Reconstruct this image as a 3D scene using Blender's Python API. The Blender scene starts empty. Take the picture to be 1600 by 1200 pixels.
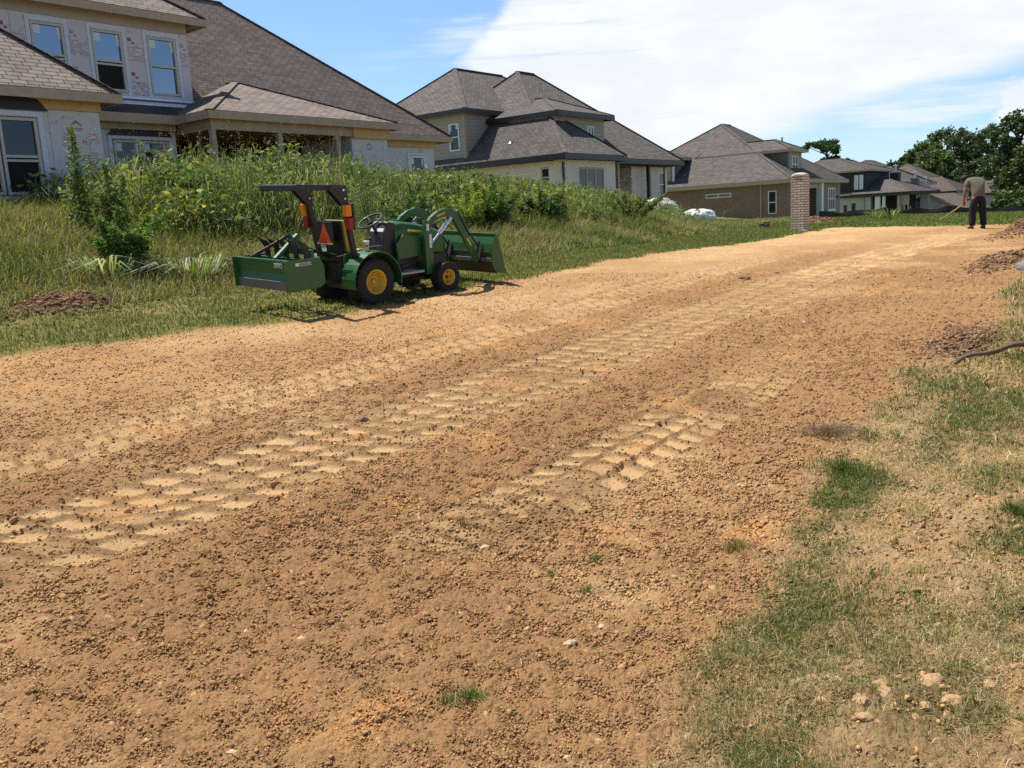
import bpy, math, random
import numpy as np
from mathutils import Vector, Matrix
rng = np.random.default_rng(7); random.seed(7)
R = math.radians
scene = bpy.context.scene
COL = scene.collection

# ------------------------------------------------------------------ camera
# world axes: X runs along the dirt strip, Y across it towards the houses, Z up; camera 1.5 m above the origin
CAM = np.array([0.0, 0.0, 1.5])
PITCH, ROLL, YAW, FPX = R(10.19), R(-3.24), R(38.11), 1400.0
def _axes():
    cp, sp = math.cos(PITCH), math.sin(PITCH)
    F = np.array([0, cp, -sp]); U = np.array([0, sp, cp]); X = np.array([1.0, 0, 0])
    X2 = math.cos(ROLL)*X + math.sin(ROLL)*U
    U2 = -math.sin(ROLL)*X + math.cos(ROLL)*U
    M = np.array([[math.sin(YAW), math.cos(YAW), 0], [-math.cos(YAW), math.sin(YAW), 0], [0, 0, 1]])
    return M@F, M@X2, M@U2
FWD, RIGHT, UP = _axes()
cd = bpy.data.cameras.new('camera'); cam = bpy.data.objects.new('camera', cd); COL.objects.link(cam)
cd.sensor_width = 36.0; cd.lens = 36.0*FPX/1600.0; cd.clip_start = 0.05; cd.clip_end = 3000
m = Matrix.Identity(4)
for i in range(3):
    m[i][0], m[i][1], m[i][2], m[i][3] = RIGHT[i], UP[i], -FWD[i], CAM[i]
cam.matrix_world = m
scene.camera = cam

# ------------------------------------------------------------------ light
SUN_EL, SUN_AZ = R(64), R(92)          # azimuth from +X towards +Y
sd = bpy.data.lights.new('sun', 'SUN'); sd.energy = 5.0; sd.angle = R(0.53); sd.color = (1.0, 0.968, 0.91)
so = bpy.data.objects.new('sun', sd); COL.objects.link(so)
sdir = Vector((math.cos(SUN_EL)*math.cos(SUN_AZ), math.cos(SUN_EL)*math.sin(SUN_AZ), math.sin(SUN_EL)))
so.rotation_euler = sdir.to_track_quat('Z', 'Y').to_euler()
so.location = (0, 0, 60)
scene.view_settings.view_transform = 'Standard'; scene.view_settings.look = 'None'
scene.cycles.use_denoising = False
scene.view_settings.exposure = 0.38; scene.view_settings.gamma = 1.0

class NT:
    """small helper to write node trees"""
    def __init__(s, nt): s.t = nt; s.n = nt.nodes; s.l = nt.links
    def node(s, typ, **kw):
        n = s.n.new(typ)
        for k, v in kw.items(): setattr(n, k, v)
        return n
    def link(s, a, b): s.l.new(a, b)
    def put(s, sock, v):
        if isinstance(v, bpy.types.NodeSocket): s.l.new(v, sock)
        elif v is not None: sock.default_value = v
    def math(s, op, a, b=None, c=None, clamp=False):
        n = s.node('ShaderNodeMath', operation=op, use_clamp=clamp)
        s.put(n.inputs[0], a); s.put(n.inputs[1], b); s.put(n.inputs[2], c)
        return n.outputs[0]
    def mix(s, fac, a, b, blend='MIX'):
        n = s.node('ShaderNodeMix', data_type='RGBA', blend_type=blend)
        s.put(n.inputs[0], fac); s.put(n.inputs[6], a); s.put(n.inputs[7], b)
        return n.outputs[2]
    def noise(s, vec, scale, detail=4, rough=.55, dim='3D'):
        n = s.node('ShaderNodeTexNoise', noise_dimensions=dim)
        s.put(n.inputs['Vector'], vec); n.inputs['Scale'].default_value = scale
        n.inputs['Detail'].default_value = detail; n.inputs['Roughness'].default_value = rough
        return n.outputs['Fac']
    def ramp(s, v, a, b):
        n = s.node('ShaderNodeMapRange', interpolation_type='SMOOTHSTEP')
        s.put(n.inputs[0], v); n.inputs[1].default_value = a; n.inputs[2].default_value = b
        return n.outputs[0]

w = bpy.data.worlds.new('World'); scene.world = w; w.use_nodes = True
T = NT(w.node_tree); T.n.clear()
sky = T.node('ShaderNodeTexSky', sky_type='NISHITA'); sky.sun_disc = False
sky.sun_elevation = SUN_EL; sky.sun_rotation = R(90)-SUN_AZ
sky.air_density = 1.0; sky.dust_density = 0.6; sky.ozone_density = 1.6; sky.altitude = 100
tc = T.node('ShaderNodeTexCoord'); sp = T.node('ShaderNodeSeparateXYZ'); T.link(tc.outputs['Generated'], sp.inputs[0])
dx, dy, dz = sp.outputs
az = T.math('MULTIPLY', T.math('ARCTAN2', dy, dx), 57.2958)
Aang = T.math('SUBTRACT', math.degrees(YAW)*0+38.11, az)          # bearing in degrees, growing clockwise
El = T.math('MULTIPLY', T.math('ARCSINE', dz), 57.2958)
cz = T.node('ShaderNodeCombineXYZ')
T.put(cz.inputs[0], T.math('MULTIPLY', Aang, .055)); T.put(cz.inputs[1], T.math('MULTIPLY', El, .16)); T.put(cz.inputs[2], 3.1)
n1 = T.noise(cz.outputs[0], 1.1, 7, .6)
cz2 = T.node('ShaderNodeCombineXYZ')
T.put(cz2.inputs[0], T.math('MULTIPLY', T.math('ADD', Aang, T.math('MULTIPLY', El, 1.2)), .045)); T.put(cz2.inputs[1], T.math('MULTIPLY', El, .42)); T.put(cz2.inputs[2], 7.3)
n2 = T.noise(cz2.outputs[0], 1.3, 6, .6)
wob = T.math('MULTIPLY', T.math('SUBTRACT', n1, .5), 9.0)
wob2 = T.math('MULTIPLY', T.math('SUBTRACT', n2, .5), 5.0)
# the big bank: bearing past its ragged left edge, elevation above its sloping lower edge
left = T.ramp(T.math('SUBTRACT', T.math('ADD', Aang, wob), T.math('ADD', -2.2, T.math('MULTIPLY', T.math('ABSOLUTE', T.math('SUBTRACT', El, 9.8)), .55))), -.3, 1.3)
lowline = T.math('ADD', T.math('MULTIPLY', T.math('MAXIMUM', T.math('SUBTRACT', Aang, 15.5), 0.0), .22), T.math('ADD', 3.9, T.math('MULTIPLY', wob2, .55)))
low = T.ramp(T.math('SUBTRACT', El, lowline), -.7, 1.3)
leftpart = T.ramp(Aang, 16.5, 12.5)                                   # lower edge only matters to the right
bank = T.math('MULTIPLY', T.math('MULTIPLY', left, T.math('MULTIPLY', T.ramp(Aang, 75, 45), T.ramp(El, 30, 17))), T.math('MAXIMUM', low, T.math('MULTIPLY', leftpart, .93)))
thin = T.math('MULTIPLY', T.ramp(El, 24, 14), T.math('MULTIPLY', T.ramp(n2, .47, .68), T.math('MULTIPLY', T.math('MULTIPLY', T.ramp(Aang, -12, 2), T.ramp(Aang, 75, 45)), .8)))
dens = T.math('MAXIMUM', bank, thin)
# bluish gaps inside the bank
cz3 = T.node('ShaderNodeCombineXYZ')
T.put(cz3.inputs[0], T.math('MULTIPLY', T.math('SUBTRACT', Aang, T.math('MULTIPLY', El, 1.5)), .03)); T.put(cz3.inputs[1], T.math('MULTIPLY', El, .5)); T.put(cz3.inputs[2], 1.7)
gap = T.ramp(T.noise(cz3.outputs[0], 2.2, 5, .6), .57, .74)
dens = T.math('MULTIPLY', dens, T.math('SUBTRACT', 1.0, T.math('MULTIPLY', gap, .42)))
# a small cumulus head at the far right
dcx = T.math('MULTIPLY', T.math('SUBTRACT', Aang, 30.2), .42); dcy = T.math('MULTIPLY', T.math('SUBTRACT', El, 5.0), .75)
rad = T.math('SQRT', T.math('ADD', T.math('MULTIPLY', dcx, dcx), T.math('MULTIPLY', dcy, dcy)))
cz4 = T.node('ShaderNodeCombineXYZ')
T.put(cz4.inputs[0], T.math('MULTIPLY', Aang, .6)); T.put(cz4.inputs[1], T.math('MULTIPLY', El, .9))
cum = T.ramp(T.math('ADD', rad, T.math('MULTIPLY', T.math('SUBTRACT', T.noise(cz4.outputs[0], 1.0, 5, .55), .5), 1.3)), 1.05, .7)
dens = T.math('MAXIMUM', dens, T.math('MULTIPLY', cum, .85))
# scattered cloud over the rest of the sky, out of the picture
pz = T.math('MAXIMUM', dz, .05)
cp_ = T.node('ShaderNodeCombineXYZ'); T.put(cp_.inputs[0], T.math('DIVIDE', dx, pz)); T.put(cp_.inputs[1], T.math('DIVIDE', dy, pz))
rest = T.math('MULTIPLY', T.ramp(T.noise(cp_.outputs[0], .8, 6, .6), .52, .68), T.math('MULTIPLY', T.ramp(El, 16, 24), .12))
dens = T.math('MAXIMUM', dens, rest)
# pale air near the horizon
hz = T.math('MULTIPLY', T.ramp(El, 6.5, -.5), .28)
skyc = T.mix(hz, sky.outputs[0], (7.6, 8.1, 7.9, 1))
skyt = T.mix(1.0, skyc, T.mix(T.ramp(El, 15, 30), (.96, 1.15, 1.42, 1), (.62, .66, .72, 1)), 'MULTIPLY')
shade = T.noise(cz.outputs[0], 3.0, 6, .6)
cloudc = T.mix(T.ramp(shade, .3, .75), (7.0, 7.5, 7.9, 1), (8.2, 8.35, 8.5, 1))
col = T.mix(dens, skyt, cloudc)
bg = T.node('ShaderNodeBackground'); bg.inputs[1].default_value = .095; T.put(bg.inputs[0], col)
ow = T.node('ShaderNodeOutputWorld'); T.link(bg.outputs[0], ow.inputs[0])

# ------------------------------------------------------------------ helpers
def tag(o, label=None, cat=None, group=None, kind=None):
    if label: o['label'] = label
    if cat: o['category'] = cat
    if group: o['group'] = group
    if kind: o['kind'] = kind
    return o
def thing(name, label, cat, loc=(0, 0, 0), rz=0, group=None):
    o = bpy.data.objects.new(name, None); COL.objects.link(o)
    o.location = loc; o.rotation_euler = (0, 0, rz); o.empty_display_size = .1
    return tag(o, label, cat, group)
def copy_tree(o, parent=None):
    c = o.copy(); COL.objects.link(c); c.parent = parent
    for ch in list(o.children): copy_tree(ch, c)
    return c

def lattice_hash(ix, iy, seed):
    h = (ix.astype(np.int64)*374761393 + iy.astype(np.int64)*668265263 + seed*974711) & 0xffffffff
    h = ((h ^ (h >> 13))*1274126177) & 0xffffffff
    h = ((h ^ (h >> 16))*2246822519) & 0xffffffff
    return ((h ^ (h >> 15)) & 0xffffff)/float(0xffffff)
def vnoise(x, y, seed=0):
    ix = np.floor(x); iy = np.floor(y); fx = x-ix; fy = y-iy
    ux = fx*fx*fx*(fx*(fx*6-15)+10); uy = fy*fy*fy*(fy*(fy*6-15)+10)
    a = lattice_hash(ix, iy, seed); b = lattice_hash(ix+1, iy, seed); c = lattice_hash(ix, iy+1, seed); d = lattice_hash(ix+1, iy+1, seed)
    return (a+(b-a)*ux+(c-a)*uy+(a-b-c+d)*ux*uy)*2-1
def fbm(x, y, f, octv=4, gain=.5, seed=0):
    t = 0; a = 1; n = 0
    for i in range(octv):
        ca, sa = math.cos(i*1.1+.3), math.sin(i*1.1+.3)
        t = t + a*vnoise((x*ca-y*sa)*f+i*17.3, (x*sa+y*ca)*f-i*9.1, seed+i); n += a; a *= gain; f *= 2.03
    return t/n
def sstep(x, a, b):
    t = np.clip((x-a)/(b-a), 0, 1); return t*t*(3-2*t)
def bumps(x, y, cell, prob, rmin, rmax, seed, flat=.8):
    """heights of half-buried lumps scattered one per cell"""
    out = np.zeros_like(x); ident = np.zeros_like(x)
    cx = np.floor(x/cell); cy = np.floor(y/cell)
    for i in (-1, 0, 1):
        for j in (-1, 0, 1):
            gx, gy = cx+i, cy+j
            px = (gx+.15+.7*lattice_hash(gx, gy, seed))*cell; py = (gy+.15+.7*lattice_hash(gx, gy, seed+1))*cell
            r = rmin+(rmax-rmin)*lattice_hash(gx, gy, seed+2)**2.2
            on = lattice_hash(gx, gy, seed+3) < prob
            an = lattice_hash(gx, gy, seed+4)*3.14; st = .65+.7*lattice_hash(gx, gy, seed+5)
            dx, dy = x-px, y-py
            ex = (dx*np.cos(an)+dy*np.sin(an))*st; ey = (-dx*np.sin(an)+dy*np.cos(an))/st
            d2 = (ex*ex+ey*ey)/(r*r)
            h = np.where(on & (d2 < 1), r*flat*np.sqrt(np.clip(1-d2, 0, 1)), 0)
            ident = np.where(h > out, lattice_hash(gx, gy, seed+6), ident); out = np.maximum(out, h)
    return out, ident

# ground height -----------------------------------------------------------
_U = np.array([-400, -40, 0, 1.8, 4.8, 8.4, 11, 13, 16, 20, 24, 30, 36, 42, 46, 50, 56, 66, 80, 100, 140, 400, 1200.])
_A = np.array([-6, -.8, 0, .01, .075, .20, .33, .42, .50, .55, .59, .63, .64, .64, .62, .50, .10, -.9, -1.9, -2.7, -3.4, -5, -8.])
_R = np.array([2.1, 2.1, 2.1, 2.1, 2.1, 2.1, 2.1, 2.1, 2.1, 2.1, 2.1, 2.08, 1.9, 1.62, 1.47, 1.3, .95, .5, -.5, -1.3, -2.4, -5, -8.])
_uu = np.linspace(-50, 160, 2101)
def _smooth(c):
    y = np.interp(_uu, _U, c); k = np.hanning(31); k /= k.sum()
    return np.convolve(np.pad(y, 15, mode='edge'), k, mode='valid')
_As, _Rs = _smooth(_A), _smooth(_R)
def ground(u, v):
    u = np.asarray(u, float); v = np.asarray(v, float)
    a = np.where((u > -50) & (u < 160), np.interp(u, _uu, _As), np.interp(u, _U, _A))
    r = np.where((u > -50) & (u < 160), np.interp(u, _uu, _Rs), np.interp(u, _U, _R))
    k = .07-.045*sstep(u, 8, 24)
    road = a+k*np.clip(v-4.8, 0, 7.2)-.02*np.clip(4.8-v, 0, 6)
    lo = 11.5+6.5*sstep(u, 23, 42)
    b = np.clip((v-lo)/7.5, 0, 1); b = b*b*(3-2*b)
    return road*(1-b)+r*b
def gz(u, v): return float(ground(np.array([u]), np.array([v]))[0])
def ray_px(x, y): return FWD+(x-800)/FPX*RIGHT-(y-600)/FPX*UP
def at(x, y, Z): return CAM+Z*ray_px(x, y)
def on_ground(x, y, lift=0):
    d = ray_px(x, y); t = 1.0
    while t < 200:
        p = CAM+t*d
        if p[2] <= gz(p[0], p[1])+lift: return p
        t *= 1.004
    return p

# mesh building -----------------------------------------------------------
class MB:
    def __init__(s): s.v = []; s.f = []
    def add(s, vs, fs):
        o = len(s.v); s.v += [tuple(map(float, p)) for p in vs]; s.f += [tuple(i+o for i in f) for f in fs]; return s
    def poly(s, *pts): return s.add(pts, [tuple(range(len(pts)))])
    def box(s, x0, x1, y0, y1, z0, z1):
        return s.add([(x0, y0, z0), (x1, y0, z0), (x1, y1, z0), (x0, y1, z0), (x0, y0, z1), (x1, y0, z1), (x1, y1, z1), (x0, y1, z1)],
                     [(0, 3, 2, 1), (4, 5, 6, 7), (0, 1, 5, 4), (1, 2, 6, 5), (2, 3, 7, 6), (3, 0, 4, 7)])
    def bar(s, a, b, w, h, up=(0, 0, 1)):
        a = Vector(a); b = Vector(b); d = (b-a).normalized(); u = Vector(up)
        if abs(d.dot(u)) > .98: u = Vector((1, 0, 0))
        r = d.cross(u).normalized()*w/2; t = r.cross(d).normalized()*h/2
        return s.add([a-r-t, a+r-t, a+r+t, a-r+t, b-r-t, b+r-t, b+r+t, b-r+t],
                     [(0, 1, 2, 3), (7, 6, 5, 4), (0, 4, 5, 1), (1, 5, 6, 2), (2, 6, 7, 3), (3, 7, 4, 0)])
    def prism(s, pts, axis, a, b):
        """extrude a 2-D outline along an axis ('x','y','z') from a to b"""
        n = len(pts)
        def P(p, t): return {'x': (t, p[0], p[1]), 'y': (p[0], t, p[1]), 'z': (p[0], p[1], t)}[axis]
        s.add([P(p, a) for p in pts]+[P(p, b) for p in pts],
              [tuple(range(n))[::-1], tuple(range(n, 2*n))]+[(i, (i+1) % n, n+(i+1) % n, n+i) for i in range(n)])
        return s
    def tube(s, pts, r, n=8, close=False):
        pts = [Vector(p) for p in pts]; rr = r if isinstance(r, (list, tuple)) else [r]*len(pts)
        m = len(pts); vs = []; fs = []; up = None
        for i, p in enumerate(pts):
            a = pts[(i-1) % m] if (i or close) else p; b = pts[(i+1) % m] if (i < m-1 or close) else p
            d = (b-a).normalized()
            if up is None:
                up = Vector((0, 0, 1)) if abs(d.z) < .9 else Vector((1, 0, 0))
            x = d.cross(up).normalized(); up = x.cross(d).normalized()
            for k in range(n):
                t = 2*math.pi*k/n; vs.append(p+(x*math.cos(t)+up*math.sin(t))*rr[i])
        for i in range(m if close else m-1):
            j = (i+1) % m
            for k in range(n): fs.append((i*n+k, i*n+(k+1) % n, j*n+(k+1) % n, j*n+k))
        if not close: fs += [tuple(range(n))[::-1], tuple(range((m-1)*n, m*n))]
        return s.add(vs, fs)
    def lathe(s, prof, c, axis='y', n=24):
        """prof: (radius, offset) pairs spun round an axis through c"""
        vs = []; fs = []; m = len(prof)
        for k in range(n):
            t = 2*math.pi*k/n; ct, st = math.cos(t), math.sin(t)
            for r, o in prof:
                vs.append({'y': (c[0]+r*ct, c[1]+o, c[2]+r*st), 'x': (c[0]+o, c[1]+r*ct, c[2]+r*st), 'z': (c[0]+r*ct, c[1]+r*st, c[2]+o)}[axis])
        for k in range(n):
            l = (k+1) % n
            for i in range(m-1): fs.append((k*m+i, l*m+i, l*m+i+1, k*m+i+1))
        return s.add(vs, fs)
    def build(s, name, mat, parent=None, bevel=0, smooth=False, fix=True):
        me = bpy.data.meshes.new(name); me.from_pydata(s.v, [], s.f); me.validate()
        if fix:
            import bmesh
            bm = bmesh.new(); bm.from_mesh(me); bmesh.ops.recalc_face_normals(bm, faces=bm.faces); bm.to_mesh(me); bm.free()
        planar_uv(me)
        me.materials.append(mat)
        o = bpy.data.objects.new(name, me); COL.objects.link(o); o.parent = parent
        if bevel:
            b = o.modifiers.new('bevel', 'BEVEL'); b.width = bevel; b.segments = 2; b.limit_method = 'ANGLE'; b.angle_limit = R(40)
        if smooth:
            me.polygons.foreach_set('use_smooth', [True]*len(me.polygons))
        return o
def planar_uv(me):
    """metric UVs, face by face: u level, v up the slope"""
    uv = me.uv_layers.new(name='UVMap'); nl = len(me.loops)
    if not nl: return
    co = np.empty(len(me.vertices)*3); me.vertices.foreach_get('co', co); co = co.reshape(-1, 3)
    vi = np.empty(nl, int); me.loops.foreach_get('vertex_index', vi)
    nrm = np.empty(len(me.polygons)*3); me.polygons.foreach_get('normal', nrm); nrm = nrm.reshape(-1, 3)
    tot = np.empty(len(me.polygons), int); me.polygons.foreach_get('loop_total', tot)
    n = np.repeat(nrm, tot, axis=0)
    h = np.cross(np.array([0, 0, 1.0]), n); l = np.linalg.norm(h, axis=1); flat = l < .05
    h[flat] = (1, 0, 0); l[flat] = 1; h /= l[:, None]
    up = np.cross(n, h); p = co[vi]
    out = np.stack([(p*h).sum(1), (p*up).sum(1)], 1)
    uv.data.foreach_set('uv', out.ravel())
def fast_mesh(name, verts, faces, mat, cols=None, smooth=False, parent=None):
    """faces: list of int arrays (n,3) or (n,4); cols: per-vertex RGB"""
    me = bpy.data.meshes.new(name); verts = np.ascontiguousarray(verts, np.float32)
    me.vertices.add(len(verts)); me.vertices.foreach_set('co', verts.ravel())
    loops = np.concatenate([f.ravel() for f in faces]).astype(np.int32)
    tot = np.concatenate([np.full(len(f), f.shape[1], np.int32) for f in faces])
    me.loops.add(len(loops)); me.loops.foreach_set('vertex_index', loops)
    me.polygons.add(len(tot)); me.polygons.foreach_set('loop_start', np.concatenate([[0], np.cumsum(tot)[:-1]]).astype(np.int32))
    me.polygons.foreach_set('loop_total', tot)
    if smooth: me.polygons.foreach_set('use_smooth', np.ones(len(tot), bool))
    if cols is not None:
        a = me.color_attributes.new('Col', 'FLOAT_COLOR', 'POINT')
        c4 = np.ones((len(verts), 4), np.float32); c4[:, :3] = cols; a.data.foreach_set('color', c4.ravel())
    me.update(calc_edges=True); me.materials.append(mat)
    o = bpy.data.objects.new(name, me); COL.objects.link(o); o.parent = parent
    return o

# materials ---------------------------------------------------------------
def mat_new(name):
    mt = bpy.data.materials.new(name); mt.use_nodes = True; t = NT(mt.node_tree)
    return mt, t, t.n['Principled BSDF']
def plain(name, col, rough=.6, metal=0, var=.12, scale=6, bump=0, spec=.5):
    mt, t, b = mat_new(name)
    tcn = t.node('ShaderNodeTexCoord'); n = t.noise(tcn.outputs['Object'], scale, 5, .6)
    lo = tuple(c*(1-var) for c in col)+(1,); hi = tuple(min(1, c*(1+var)) for c in col)+(1,)
    t.put(b.inputs['Base Color'], t.mix(n, lo, hi)); b.inputs['Roughness'].default_value = rough; b.inputs['Metallic'].default_value = metal
    b.inputs['Specular IOR Level'].default_value = spec
    if bump:
        bp = t.node('ShaderNodeBump'); bp.inputs['Strength'].default_value = bump; bp.inputs['Distance'].default_value = .02
        t.put(bp.inputs['Height'], t.noise(tcn.outputs['Object'], scale*6, 4)); t.link(bp.outputs[0], b.inputs['Normal'])
    return mt
def shingle(name, c1, c2, cm, course=.142, var=.35):
    mt, t, b = mat_new(name); uv = t.node('ShaderNodeUVMap'); uv.uv_map = 'UVMap'
    br = t.node('ShaderNodeTexBrick'); t.link(uv.outputs[0], br.inputs['Vector'])
    br.offset = .37; br.offset_frequency = 2; br.squash = 1.0
    for k, v in (('Scale', 1), ('Mortar Size', .011), ('Mortar Smooth', .3), ('Bias', 0), ('Brick Width', .31), ('Row Height', course)): br.inputs[k].default_value = v
    br.inputs['Color1'].default_value = c1+(1,); br.inputs['Color2'].default_value = c2+(1,); br.inputs['Mortar'].default_value = cm+(1,)
    tcn = t.node('ShaderNodeTexCoord')
    n = t.noise(tcn.outputs['Object'], 2.2, 6, .65); n2 = t.noise(tcn.outputs['Object'], 60, 3, .7)
    c = t.mix(1.0, br.outputs['Color'], t.mix(n, (1-var, 1-var, 1-var, 1), (1+var, 1+var*.95, 1+var*.9, 1)), 'MULTIPLY')
    c = t.mix(1.0, c, t.mix(n2, (.72, .72, .72, 1), (1.28, 1.28, 1.28, 1)), 'MULTIPLY')
    t.put(b.inputs['Base Color'], c); b.inputs['Roughness'].default_value = .95; b.inputs['Specular IOR Level'].default_value = .2
    # overlapping courses: saw-tooth height along the slope
    sp = t.node('ShaderNodeSeparateXYZ'); t.link(uv.outputs[0], sp.inputs[0])
    saw = t.math('SUBTRACT', 1.0, t.math('FRACT', t.math('DIVIDE', sp.outputs[1], course)))
    bp = t.node('ShaderNodeBump'); bp.inputs['Strength'].default_value = .9; bp.inputs['Distance'].default_value = .03
    t.put(bp.inputs['Height'], t.math('ADD', saw, t.math('MULTIPLY', br.outputs['Fac'], -.5))); t.link(bp.outputs[0], b.inputs['Normal'])
    return mt
def brick(name, c1, c2, cm, mortar=.012, w=.215, h=.075, var=.2):
    mt, t, b = mat_new(name); uv = t.node('ShaderNodeUVMap'); uv.uv_map = 'UVMap'
    br = t.node('ShaderNodeTexBrick'); t.link(uv.outputs[0], br.inputs['Vector'])
    for k, v in (('Scale', 1), ('Mortar Size', mortar), ('Mortar Smooth', .2), ('Bias', 0), ('Brick Width', w), ('Row Height', h)): br.inputs[k].default_value = v
    br.inputs['Color1'].default_value = c1+(1,); br.inputs['Color2'].default_value = c2+(1,); br.inputs['Mortar'].default_value = cm+(1,)
    tcn = t.node('ShaderNodeTexCoord'); n = t.noise(tcn.outputs['Object'], 1.6, 6, .65)
    c = t.mix(1.0, br.outputs['Color'], t.mix(n, (1-var, 1-var, 1-var, 1), (1+var, 1+var, 1+var, 1)), 'MULTIPLY')
    t.put(b.inputs['Base Color'], c); b.inputs['Roughness'].default_value = .9
    bp = t.node('ShaderNodeBump'); bp.inputs['Strength'].default_value = .7; bp.inputs['Distance'].default_value = .012; bp.invert = True
    t.put(bp.inputs['Height'], br.outputs['Fac']); t.link(bp.outputs[0], b.inputs['Normal'])
    return mt
def siding(name, col, lap=.18):
    mt, t, b = mat_new(name); uv = t.node('ShaderNodeUVMap'); uv.uv_map = 'UVMap'
    sp = t.node('ShaderNodeSeparateXYZ'); t.link(uv.outputs[0], sp.inputs[0])
    fr = t.math('FRACT', t.math('DIVIDE', sp.outputs[1], lap))
    tcn = t.node('ShaderNodeTexCoord'); n = t.noise(tcn.outputs['Object'], 3, 4)
    c = t.mix(n, tuple(x*.9 for x in col)+(1,), tuple(x*1.1 for x in col)+(1,))
    c = t.mix(t.ramp(fr, .1, .02), c, tuple(x*.45 for x in col)+(1,))
    t.put(b.inputs['Base Color'], c); b.inputs['Roughness'].default_value = .7
    bp = t.node('ShaderNodeBump'); bp.inputs['Strength'].default_value = .8; bp.inputs['Distance'].default_value = .02
    t.put(bp.inputs['Height'], t.math('SUBTRACT', 1.0, fr)); t.link(bp.outputs[0], b.inputs['Normal'])
    return mt
def glassy(name, tint, refl=.3, rough=.03):
    mt, t, b = mat_new(name)
    b.inputs['Base Color'].default_value = tint+(1,); b.inputs['Roughness'].default_value = .1
    gl = t.node('ShaderNodeBsdfGlossy'); gl.inputs['Roughness'].default_value = rough; gl.inputs['Color'].default_value = (.9, .95, 1, 1)
    mx = t.node('ShaderNodeMixShader'); mx.inputs[0].default_value = refl
    t.link(b.outputs[0], mx.inputs[1]); t.link(gl.outputs[0], mx.inputs[2])
    t.link(mx.outputs[0], t.n['Material Output'].inputs[0]); return mt
def leafy(name, trans=.45, rough=.6, gain=1.0):
    mt, t, b = mat_new(name)
    at_ = t.node('ShaderNodeVertexColor'); at_.layer_name = 'Col'
    col = t.mix(1.0, at_.outputs[0], (gain, gain, gain, 1), 'MULTIPLY')
    t.put(b.inputs['Base Color'], col); b.inputs['Roughness'].default_value = rough; b.inputs['Specular IOR Level'].default_value = .35
    tr = t.node('ShaderNodeBsdfTranslucent'); t.put(tr.inputs[0], t.mix(1.0, col, (1.25, 1.2, .55, 1), 'MULTIPLY'))
    mx = t.node('ShaderNodeMixShader'); mx.inputs[0].default_value = trans
    t.link(b.outputs[0], mx.inputs[1]); t.link(tr.outputs[0], mx.inputs[2])
    t.link(mx.outputs[0], t.n['Material Output'].inputs[0]); return mt
def soil(name, bump=.5, dist=.01, scale=1.0):
    mt, t, b = mat_new(name)
    at_ = t.node('ShaderNodeVertexColor'); at_.layer_name = 'Col'; tcn = t.node('ShaderNodeTexCoord')
    n = t.noise(tcn.outputs['Object'], 90*scale, 5, .7); n2 = t.noise(tcn.outputs['Object'], 14*scale, 4, .6)
    c = t.mix(1.0, at_.outputs[0], t.mix(n, (.70, .68, .66, 1), (1.30, 1.32, 1.34, 1)), 'MULTIPLY')
    c = t.mix(1.0, c, t.mix(n2, (.84, .84, .84, 1), (1.16, 1.16, 1.16, 1)), 'MULTIPLY')
    t.put(b.inputs['Base Color'], c); b.inputs['Roughness'].default_value = 1; b.inputs['Specular IOR Level'].default_value = .1
    bp = t.node('ShaderNodeBump'); bp.inputs['Strength'].default_value = bump; bp.inputs['Distance'].default_value = dist
    t.put(bp.inputs['Height'], t.math('ADD', t.noise(tcn.outputs['Object'], 120*scale, 4, .7), t.noise(tcn.outputs['Object'], 40*scale, 4, .6)))
    t.link(bp.outputs[0], b.inputs['Normal']); return mt

# ------------------------------------------------------------------ the ground sheet
MAIN_V = lambda u: 4.62+.012*u
TRACKS = [  # centre line, half width, columns, spacing of the bars, slant, strength, from, to
    (lambda u: 4.66+.010*u, .53, 4, .235, .42, 1.0, .4, 26),
    (lambda u: 2.72+.028*u, .34, 3, .20, .42, .95, 2.6, 8.6),
    (lambda u: 6.15+.025*u, .36, 3, .22, -.3, .55, 1.6, 18),
    (lambda u: 8.05-.02*u, .30, 3, .20, .3, .30, 4.0, 22),
    (lambda u: 7.1+.0*u, .22, 2, .20, .3, .28, 6.0, 24),
    (lambda u: 3.55+.03*u, .25, 2, .22, .3, .22, 7.5, 20)]
def left_edge(u): return 9.75-1.08*sstep(u, 4.5, 8.5)+.42*sstep(u, 11.5, 16)+.65*sstep(u, 20, 30)
def right_edge(u): return np.interp(u, [0, 1.9, 3.2, 4.5, 6.6, 9, 12, 16, 20, 24, 28, 31], [1.35, 1.38, 1.55, 1.75, 1.95, 2.0, 2.0, 2.1, 2.3, 2.5, 2.6, 2.6])
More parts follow.
